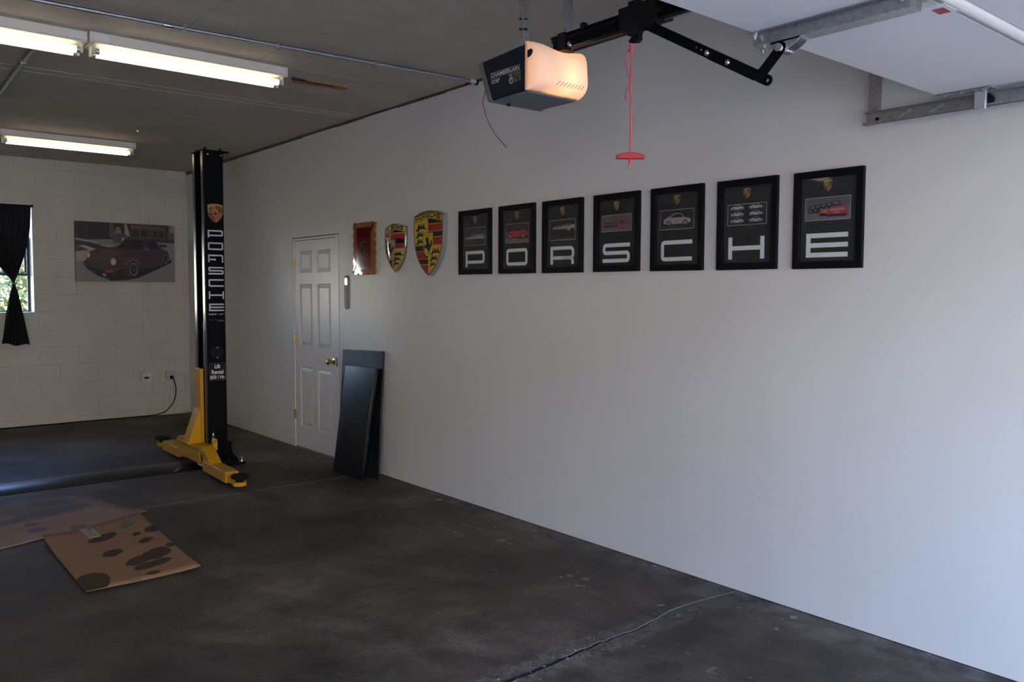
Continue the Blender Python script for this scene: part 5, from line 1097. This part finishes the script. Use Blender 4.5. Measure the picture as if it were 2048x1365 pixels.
# lamp lens: rounded shell, dipping top edge, vent slits
NXs, NZs = 26, 20; vs = []
lx0, lx1, lz0, lz1 = HX0-0.004, HX1+0.008, 2.326, 2.510
def lens_pt(a, b):                               # a across 0..1, b up 0..1
    ax, bz = 2*a-1, 2*b-1
    f = max(0.0, 1-abs(ax)**5)*max(0.0, 1-abs(bz)**4.5)
    dep = 0.098*f**0.45*(1.0-0.10*bz)
    zt_ = lz1-0.021*math.sin(PI*min(1, max(0, a)))**1.5
    return Vector((lx0+(lx1-lx0)*a, HY0+0.004-dep, lz0+(zt_-lz0)*b))
warp = lambda t_: 0.5-0.5*math.cos(PI*t_)
mb = MB()
for j in range(NZs+1):
    for i in range(NXs+1): vs.append(lens_pt(warp(i/NXs), warp(j/NZs)))
mb.add(vs, [(j*(NXs+1)+i, j*(NXs+1)+i+1, (j+1)*(NXs+1)+i+1, (j+1)*(NXs+1)+i) for j in range(NZs) for i in range(NXs)])
ln_ = mb.build('lamp_lens', LENS, op, sharp=180); sdm = ln_.modifiers.new('thickness', 'SOLIDIFY'); sdm.thickness = 0.002; sdm.offset = -1
for i in range(8):
    a = 0.30+i*0.065; pts = [lens_pt(a+0.035*q, 0.10+0.085*q)+Vector((0, -0.0012, 0)) for q in (0, 0.25, 0.5, 0.75, 1.0)]
    m = MB(); m.tube(pts, 0.0011, 5); m.build('vent_slit', mat('vent_brown', (0.22, 0.10, 0.05), 0.8), ln_)
mb = MB(); p = lens_pt(0.030, 0.72); mb.prism([(-0.013, 0.012), (0.006, 0.015), (0.011, 0.006), (0.004, -0.006), (-0.012, -0.014)], lambda a, b, c: (lx0-0.001+c, HY0-0.028-a, p.z+b), -0.004, 0.004); mb.build('lens_catch', BLACKM, ln_)
bd = bpy.data.lights.new('opener_bulb', 'POINT'); bd.energy = BULB_POWER; bd.color = (1.0, 0.50, 0.22); bd.shadow_soft_size = 0.022
bo = bpy.data.objects.new('opener_bulb', bd); COL.objects.link(bo); bo.parent = op; bo.location = (-1.365-OX, 2.405-2.58, 2.385-2.325)
# lettering on the housing side (reads from far to near): local frame x right = -y, facing -x
lab = thing('opener_label', (HX0-0.0005, 2.59, 2.36), rz=-PI/2); lab.parent = op; lab.location = (HX0-0.0005-OX, 2.59-2.58, 2.36-2.325)
LS = ink(0.62, 0.62, 0.58)
pr = Print(0.0001)
vs, fs = text2d('CHAMBERLAIN', 0.176, 0.0135, 0.012); pr.put([[vs[i] for i in f] for f in fs], LS, lambda u, v: (-0.086+u, 0.0535+v))
pr.put([[(-0.088, 0.0695), (0.094, 0.0695), (0.094, 0.0706), (-0.088, 0.0706)], [(-0.088, 0.0498), (0.094, 0.0498), (0.094, 0.0509), (-0.088, 0.0509)]], LS)
vs, fs = text2d('1/2 H.P', 0.050, 0.0175, 0.02); pr.put([[vs[i] for i in f] for f in fs], LS, lambda u, v: (-0.081+u, 0.0265+v))
pr.build('lettering', lab)
pr = Print(0.0001); YG = ink(0.10, 0.10, 0.05); pr.put([[(0.026, 0.006), (0.101, 0.006), (0.101, 0.047), (0.026, 0.047)]], ink(0.016, 0.017, 0.014))
pr.put([[(0.027, 0.038), (0.050, 0.038), (0.050, 0.044), (0.027, 0.044)]], ink(0.24, 0.24, 0.21)); pr.put([[(0.056, 0.038), (0.098, 0.038), (0.098, 0.045), (0.056, 0.045)], [(0.060, 0.031), (0.098, 0.031), (0.098, 0.035), (0.060, 0.035)]], YG)
pr.put([circle(0.041, 0.020, 0.0125, 0.0145)], ink(0.34, 0.33, 0.28)); pr.put([circle(0.041, 0.0165, 0.006, 0.0065)], ink(0.04, 0.04, 0.03)); pr.put([circle(0.055, 0.014, 0.006, 0.008)], YG)
pr.put([[(0.064, 0.010), (0.067, 0.010), (0.067, 0.028), (0.064, 0.028)], [(0.072, 0.012), (0.080, 0.012), (0.080, 0.016), (0.072, 0.016)], [(0.092, 0.012), (0.098, 0.012), (0.098, 0.026), (0.092, 0.026)]], ink(0.26, 0.26, 0.16)); pr.build('sticker', lab)
# hanger straps: perforated steel from bracket to ceiling
def strap(x_, y_, ang):
    hl = [circle(0.0, z_, 0.0035, n=8) for z_ in [2.53+0.022*i for i in range(23)]]
    mb = MB(); ca, sa = math.cos(ang), math.sin(ang)
    vs, fs = plate2d([(-0.014, 2.488), (0.014, 2.488), (0.014, CZ), (-0.014, CZ)], hl, 0.002); mb.add([(x_+u*ca-w_*sa, y_+u*sa+w_*ca, v) for u, w_, v in vs], fs)
    mb.add([(x_+(-0.014+w_)*ca-(u+0.014)*-sa*-1, y_+(-0.014+w_)*sa+(u+0.014)*ca, v) for u, w_, v in vs], fs)
    mb.build('hanger_strap', GALV, op, smooth=False, recalc=False)
strap(-1.505, 2.478, -0.15); strap(-1.262, 2.492, -0.15)
for x_ in (-1.512, -1.262):
    mb = MB(); mb.prism([(2.48, 2.485), (2.66, 2.475), (2.665, 2.498), (2.60, 2.515), (2.50, 2.520)], lambda a, b, c: (c, a, b), x_, x_+0.003); mb.build('hanger_bracket', GALV, op)
for x_ in (-1.516, -1.266):
    m = MB(); m.cyl((x_, 2.485, 2.514), (x_+0.02, 2.485, 2.514), 0.008, n=6); m.build('bolt', CHROME, op)
for zz, rr in ((2.560, 0.0045), (2.598, 0.003)):
    mb = MB(); mb.cyl((-1.506, 2.47, zz), (-1.525, 2.495, zz+0.002), rr, n=8); mb.build('loose_screw', BLACKM, op)
mb = MB(); mb.tube(catmull([(-1.520, 2.712, 2.372), (-1.521, 2.728, 2.325), (-1.520, 2.715, 2.285), (-1.520, 2.698, 2.250), (-1.520, 2.650, 2.187), (-1.520, 2.577, 2.124)], 6), 0.0016, 6); mb.build('antenna_wire', mat('violet_wire', (0.05, 0.04, 0.09), 0.5), op)

rail = thing('opener_rail', (OX, 1.0, 2.49), 'black steel opener rail with a chain along its side', 'rail')
mb = MB(); mb.prism([(-0.017, 2.545), (-0.017, 2.538), (-0.004, 2.536), (-0.004, 2.499), (-0.015, 2.497), (-0.015, 2.490), (0.015, 2.490), (0.015, 2.497), (0.004, 2.499), (0.004, 2.536), (0.017, 2.538), (0.017, 2.545)], lambda a, b, c: (OX+a, c, b), YF, 2.457); mb.build('t_rail', BLACKP, rail)
mb = MB(); yy = YF+0.02
while yy < 2.45:
    for s_ in (-1, 1): mb.box(OX+s_*0.010-0.003, OX+s_*0.010+0.003, yy, yy+0.0085, 2.524, 2.534)
    yy += 0.0127
ch_ = mb.build('chain', BLACKM, rail, smooth=False); ch_['kind'] = 'stuff'
mb = MB(); mb.box(OX-0.020, OX+0.020, 2.375, 2.415, 2.484, 2.5505); mb.build('rail_sleeve', BLACKM, rail, bevel=0.002)
mb = MB(); mb.cyl((OX-0.026, 2.345, 2.497), (OX-0.015, 2.345, 2.497), 0.008, n=10); mb.build('bolt', CHROME, rail)
mb = MB(); mb.box(OX-0.012, OX+0.012, 2.280, 2.300, 2.545, 2.566); mb.build('chain_stop', BLACKM, rail, bevel=0.003)
mb = MB(); mb.box(OX-0.05, OX+0.05, YF-0.001, YF+0.010, 2.44, 2.60); mb.build('header_bracket', GALV, rail, bevel=0.002)

tr = thing('opener_trolley', (OX, 2.0, 2.44), 'black trolley on the rail with a bent arm to the open door', 'trolley')
mb = MB(); mb.prism([(2.095, 2.562), (2.088, 2.478), (2.060, 2.474), (2.050, 2.458), (2.020, 2.458), (2.012, 2.474), (1.945, 2.470), (1.918, 2.486), (1.915, 2.520), (1.935, 2.562)], lambda a, b, c: (c, a, b), OX-0.024, OX+0.024); mb.build('carriage', BLACKM, tr, bevel=0.004)
mb = MB(); mb.box(OX-0.026, OX+0.026, 2.00, 2.045, 2.560, 2.574); mb.build('chain_clamp', BLACKM, tr, bevel=0.002)
mb = MB(); mb.cyl((OX-0.030, 1.905, 2.512), (OX+0.030, 1.905, 2.512), 0.007, n=10); mb.build('stop_pin', BLACKM, tr)
mb = MB(); mb.prism([(2.036, 2.475), (2.010, 2.475), (2.006, 2.462), (2.004, 2.440), (2.018, 2.432), (2.045, 2.436), (2.058, 2.442), (2.050, 2.450), (2.034, 2.460)], lambda a, b, c: (c, a, b), OX-0.010, OX+0.010); mb.build('release_lever', BLACKM, tr, bevel=0.003)
AX = OX-0.006
A0, A1 = Vector((1.985, 2.489)), Vector((1.487, 2.200)); dd = (A1-A0).normalized(); nn = Vector((-dd.y, dd.x))
if nn.y < 0: nn = -nn
hw = 0.0165
out_ = [A0+nn*hw, A0-nn*hw]+[A1-nn*hw]+[A1+dd*hw*math.sin(a*PI/8)-nn*hw*math.cos(a*PI/8) for a in range(1, 8)]+[A1+nn*hw]
holes = [circle(*(A1+dd*0.0), 0.0055, n=10), circle(*(A1-dd*0.026), 0.0042, n=10)]+[circle(*(A0+dd*q), 0.0038, n=10) for q in (0.262, 0.285, 0.305)]
vs, fs = plate2d([(p.x, p.y) for p in out_], holes, 0.004); mb = MB(); mb.add([(AX+w_, u, v) for u, w_, v in vs], fs)
mb.hexa([(AX-0.002, *(A0+nn*hw)), (AX-0.002, *(A0+nn*(hw-0.003))), (AX-0.002, *(A1-dd*0.10+nn*(hw-0.003))), (AX-0.002, *(A1-dd*0.10+nn*hw))], [(AX-0.013, *(A0+nn*hw)), (AX-0.013, *(A0+nn*(hw-0.003))), (AX-0.013, *(A1-dd*0.10+nn*(hw-0.003))), (AX-0.013, *(A1-dd*0.10+nn*hw))])
mb.build('straight_arm', BLACKP, tr, smooth=False, recalc=False)
B0 = A0+dd*0.33; Bm = A1-dd*0.028; Be = Vector((1.438, 2.286))
cl = fillet([tuple(B0), tuple(Bm), tuple(Be)], 0.030, 8); quads = ribbon(cl, 0.034); mb = MB()
for q in quads: mb.hexa([(AX-0.006, *p) for p in q], [(AX-0.010, *p) for p in q])
mb.cyl((AX-0.010, *Be), (AX-0.006, *Be), 0.017, n=18); mb.build('curved_arm', BLACKP, tr, smooth=False)
for q in (0.325, 0.418):
    p = A0+dd*q; m = MB(); m.cyl((AX-0.010, *p), (AX-0.017, *p), 0.0095, n=6); m.cyl((AX-0.017, *p), (AX-0.022, *p), 0.005, n=8); m.build('arm_bolt', CHROME, tr)

# release cord with red handle
k = newmat('red_white_rope'); tc = k.n('ShaderNodeTexCoord'); wv = k.n('ShaderNodeTexWave'); wv.bands_direction = 'Z'; wv.inputs['Scale'].default_value = 55.0; wv.inputs['Distortion'].default_value = 0.6
k.l(tc.outputs['Object'], wv.inputs['Vector']); k.l(k.ramp(wv.outputs[0], [(0.52, (0.50, 0.008, 0.02)), (0.80, (0.74, 0.28, 0.28))]), k.p.inputs['Base Color']); k.p.inputs['Roughness'].default_value = 0.7
ROPE = k.m
rc_ = thing('release_cord', (OX, 2.048, 2.0), 'red and white release cord hanging from the trolley with a red handle', 'pull cord')
mb = MB(); yk = 2.049
mb.tube([(OX, 2.052, 2.445), (OX-0.003, 2.052, 2.43), (OX, yk, 2.40), (OX, yk, 2.05), (OX, yk, 2.028)], 0.0036, 8)
mb.tube(catmull([(OX, yk, 2.415), (OX-0.004, yk+0.016, 2.410), (OX-0.004, yk+0.024, 2.385), (OX-0.003, yk+0.016, 2.345), (OX-0.003, yk+0.004, 2.310), (OX-0.004, yk+0.003, 2.290), (OX-0.004, yk+0.016, 2.272), (OX-0.004, yk+0.022, 2.255), (OX-0.004, yk+0.018, 2.243)], 6), 0.0028, 8)
for dz in (0.0, 0.010, 0.020): mb.lathe([(0.0, -0.008), (0.007, -0.005), (0.008, 0), (0.007, 0.005), (0.0, 0.008)], (OX, yk, 2.412+dz), (0.3, 1, 0.2), 10)
mb.lathe([(0.0, -0.008), (0.0075, -0.004), (0.0075, 0.004), (0.0, 0.008)], (OX, yk, 2.024), (0.2, 0.4, 1), 10); mb.tube([(OX, yk, 2.022), (OX, yk+0.002, 2.012), (OX-0.002, yk+0.008, 2.002)], 0.0032, 8)
mb.build('rope', ROPE, rc_)
mb = MB(); 
arc = [(-0.050+0.010*i, 2.053-0.009*((i-5)/5.0)**2) for i in range(11)]; hu = Vector((0.77, -0.64)).normalized()
mb.prism([(-0.050, 2.030)]+[(0.050, 2.030)]+arc[::-1], lambda a, b, c: (OX+hu.x*a-hu.y*c, yk+hu.y*a+hu.x*c, b), -0.011, 0.011); mb.build('handle', RED, rc_, bevel=0.003)

# ------------------------------------------------------------------ cardboard on the floor
def sheet(name, corners, z_, th, mt, label, stains=(), paper=None, lift=()):
    c = [Vector((x_, y_, 0)) for x_, y_ in corners]; ctr = sum(c, Vector())/4
    t = thing(name, (ctr.x, ctr.y, z_), label, 'cardboard', 'stained cardboard sheets on the floor')
    N = 16; vs = []
    P2 = lambda a, b: (c[0]*(1-a)+c[1]*a)*(1-b)+(c[3]*(1-a)+c[2]*a)*b
    def hz(a, b):
        h = 0.0015*mnoise.noise((a*3, b*3, z_*50))+0.0015
        for (la, lb, amp) in lift: h += amp*max(0, 1-math.hypot(a-la, b-lb)/0.42)**2
        return h
    for j in range(N+1):
        for i in range(N+1): p = P2(i/N, j/N); vs.append((p.x, p.y, z_+hz(i/N, j/N)+th))
    mb = MB(); mb.add(vs, [(j*(N+1)+i, j*(N+1)+i+1, (j+1)*(N+1)+i+1, (j+1)*(N+1)+i) for j in range(N) for i in range(N)])
    o = mb.build('sheet', mt, t, sharp=180); s_ = o.modifiers.new('thickness', 'SOLIDIFY'); s_.thickness = th*0.9; s_.offset = -1
    if o.data.polygons[0].normal.z < 0: o.data.flip_normals()
    for a, b, ra, rb, rot, mm in stains:
        pts = []; M_ = 26
        for i in range(M_):
            q = 2*PI*i/M_; rr_ = 1+0.16*mnoise.noise((math.cos(q)*1.5+a*9, math.sin(q)*1.5+b*9, 2)); u, v = ra*rr_*math.cos(q), rb*rr_*math.sin(q)
            aa, bb = min(1, max(0, a+u*math.cos(rot)-v*math.sin(rot))), min(1, max(0, b+u*math.sin(rot)+v*math.cos(rot))); p = P2(aa, bb); pts.append((p.x, p.y, z_+hz(aa, bb)+th+0.0006))
        cen = P2(min(1, max(0, a)), min(1, max(0, b))); m = MB(); m.add(pts+[(cen.x, cen.y, z_+hz(a, b)+th+0.0006)], [(i, (i+1) % M_, M_) for i in range(M_)]); m.build('stain', mm, t, smooth=False, recalc=False)
    return t, P2, hz
OIL = mat('oil_soak', (0.072, 0.045, 0.028), 0.8, var=0.2, spec=0.2); OIL2 = mat('purple_soak', (0.13, 0.085, 0.10), 0.7, var=0.2); GRS = mat('green_scuff', (0.14, 0.13, 0.09), 0.8, var=0.3); GREYS = mat('grey_soak', (0.12, 0.11, 0.12), 0.8, var=0.25)
FC = [(-2.615, 5.751), (-1.967, 6.044), (-2.046, 4.604), (-2.629, 4.606)]
t, P2, hz = sheet('cardboard_sheet', [FC[3], FC[2], FC[1], FC[0]], 0.0105, 0.004, CB1, 'brown cardboard sheet with many dark oil spots and a paper label',
      [(0.10, 0.10, 0.16, 0.13, 0.6, OIL), (0.60, 0.27, 0.15, 0.055, 0.2, OIL), (0.78, 0.31, 0.16, 0.07, 0.2, OIL), (0.60, 0.17, 0.12, 0.04, 0.1, OIL), (0.72, 0.18, 0.13, 0.04, 0.1, OIL), (0.60, 0.06, 0.07, 0.022, 0, OIL), (0.44, 0.46, 0.10, 0.05, 0.1, OIL),
       (0.48, 0.74, 0.15, 0.055, 0.1, OIL), (0.80, 0.53, 0.08, 0.035, 0.2, OIL), (0.78, 0.66, 0.05, 0.025, 0.2, OIL), (0.97, 0.68, 0.10, 0.05, 0.1, OIL), (0.97, 0.38, 0.06, 0.03, 0.1, OIL), (0.78, 0.85, 0.09, 0.05, 0.3, GRS), (0.30, 0.48, 0.04, 0.02, 0, GRS)], lift=((0, 1, 0.03), (1, 0, 0.012)))
def on_sheet(pts, dz):
    out = []
    for a, b in pts: p = P2(a, b); out.append((p.x, p.y, 0.0105+hz(a, b)+0.004+dz))
    return out
mb = MB(); N = 6
q4 = [(0.345, 0.985), (0.465, 0.98), (0.475, 0.765), (0.365, 0.775)]
bil = lambda a, b: ((q4[0][0]*(1-a)+q4[1][0]*a)*(1-b)+(q4[3][0]*(1-a)+q4[2][0]*a)*b, (q4[0][1]*(1-a)+q4[1][1]*a)*(1-b)+(q4[3][1]*(1-a)+q4[2][1]*a)*b)
vs = on_sheet([bil(i/N, j/N) for j in range(N+1) for i in range(N+1)], 0.0022); mb.add(vs, [(j*(N+1)+i, j*(N+1)+i+1, (j+1)*(N+1)+i+1, (j+1)*(N+1)+i) for j in range(N) for i in range(N)])
lb = mb.build('paper_label', mat('old_paper', (0.42, 0.36, 0.26), 0.8), t, smooth=False, recalc=False)
mb = MB()
for i in range(5): mb.poly(on_sheet([bil(0.12+0.0*i, 0.30+i*0.12), bil(0.85-0.08*(i % 2), 0.30+i*0.12), bil(0.85-0.08*(i % 2), 0.34+i*0.12), bil(0.12, 0.34+i*0.12)], 0.0028))
mb.poly(on_sheet([bil(0.55, 0.06), bil(0.9, 0.06), bil(0.9, 0.22), bil(0.55, 0.22)], 0.0028)); mb.build('print_lines', ink(0.08, 0.07, 0.06), lb, smooth=False, recalc=False)
mb = MB(); mb.poly(on_sheet([(0.36, 0.002), (0.48, 0.002), (0.48, 0.03), (0.36, 0.03)], 0.0015)); mb.build('tape_bit', mat('tape_buff', (0.36, 0.28, 0.18), 0.7), t, smooth=False, recalc=False)
sheet('cardboard_sheet', [(-3.45, 5.50), (-1.895, 6.075), (-2.033, 6.456), (-3.45, 6.096)], 0.0035, 0.0035, CB2, 'pinkish cardboard sheet lying under the spotted brown one',
      [(0.59, 0.76, 0.032, 0.10, 0, OIL2), (0.575, 0.43, 0.042, 0.12, 0, OIL2), (0.70, 0.10, 0.035, 0.10, 0, OIL2)])
sheet('cardboard_sheet', [(-3.45, 6.08), (-2.033, 6.44), (-2.125, 6.938), (-3.45, 6.87)], 0.0, 0.003, CB3, 'greyish worn cardboard sheet farthest back, beside the floor cover plate',
      [(0.80, 0.70, 0.10, 0.20, 0.2, GREYS), (0.75, 0.25, 0.18, 0.16, 0.1, GREYS), (0.45, 0.18, 0.2, 0.1, 0, GREYS)])
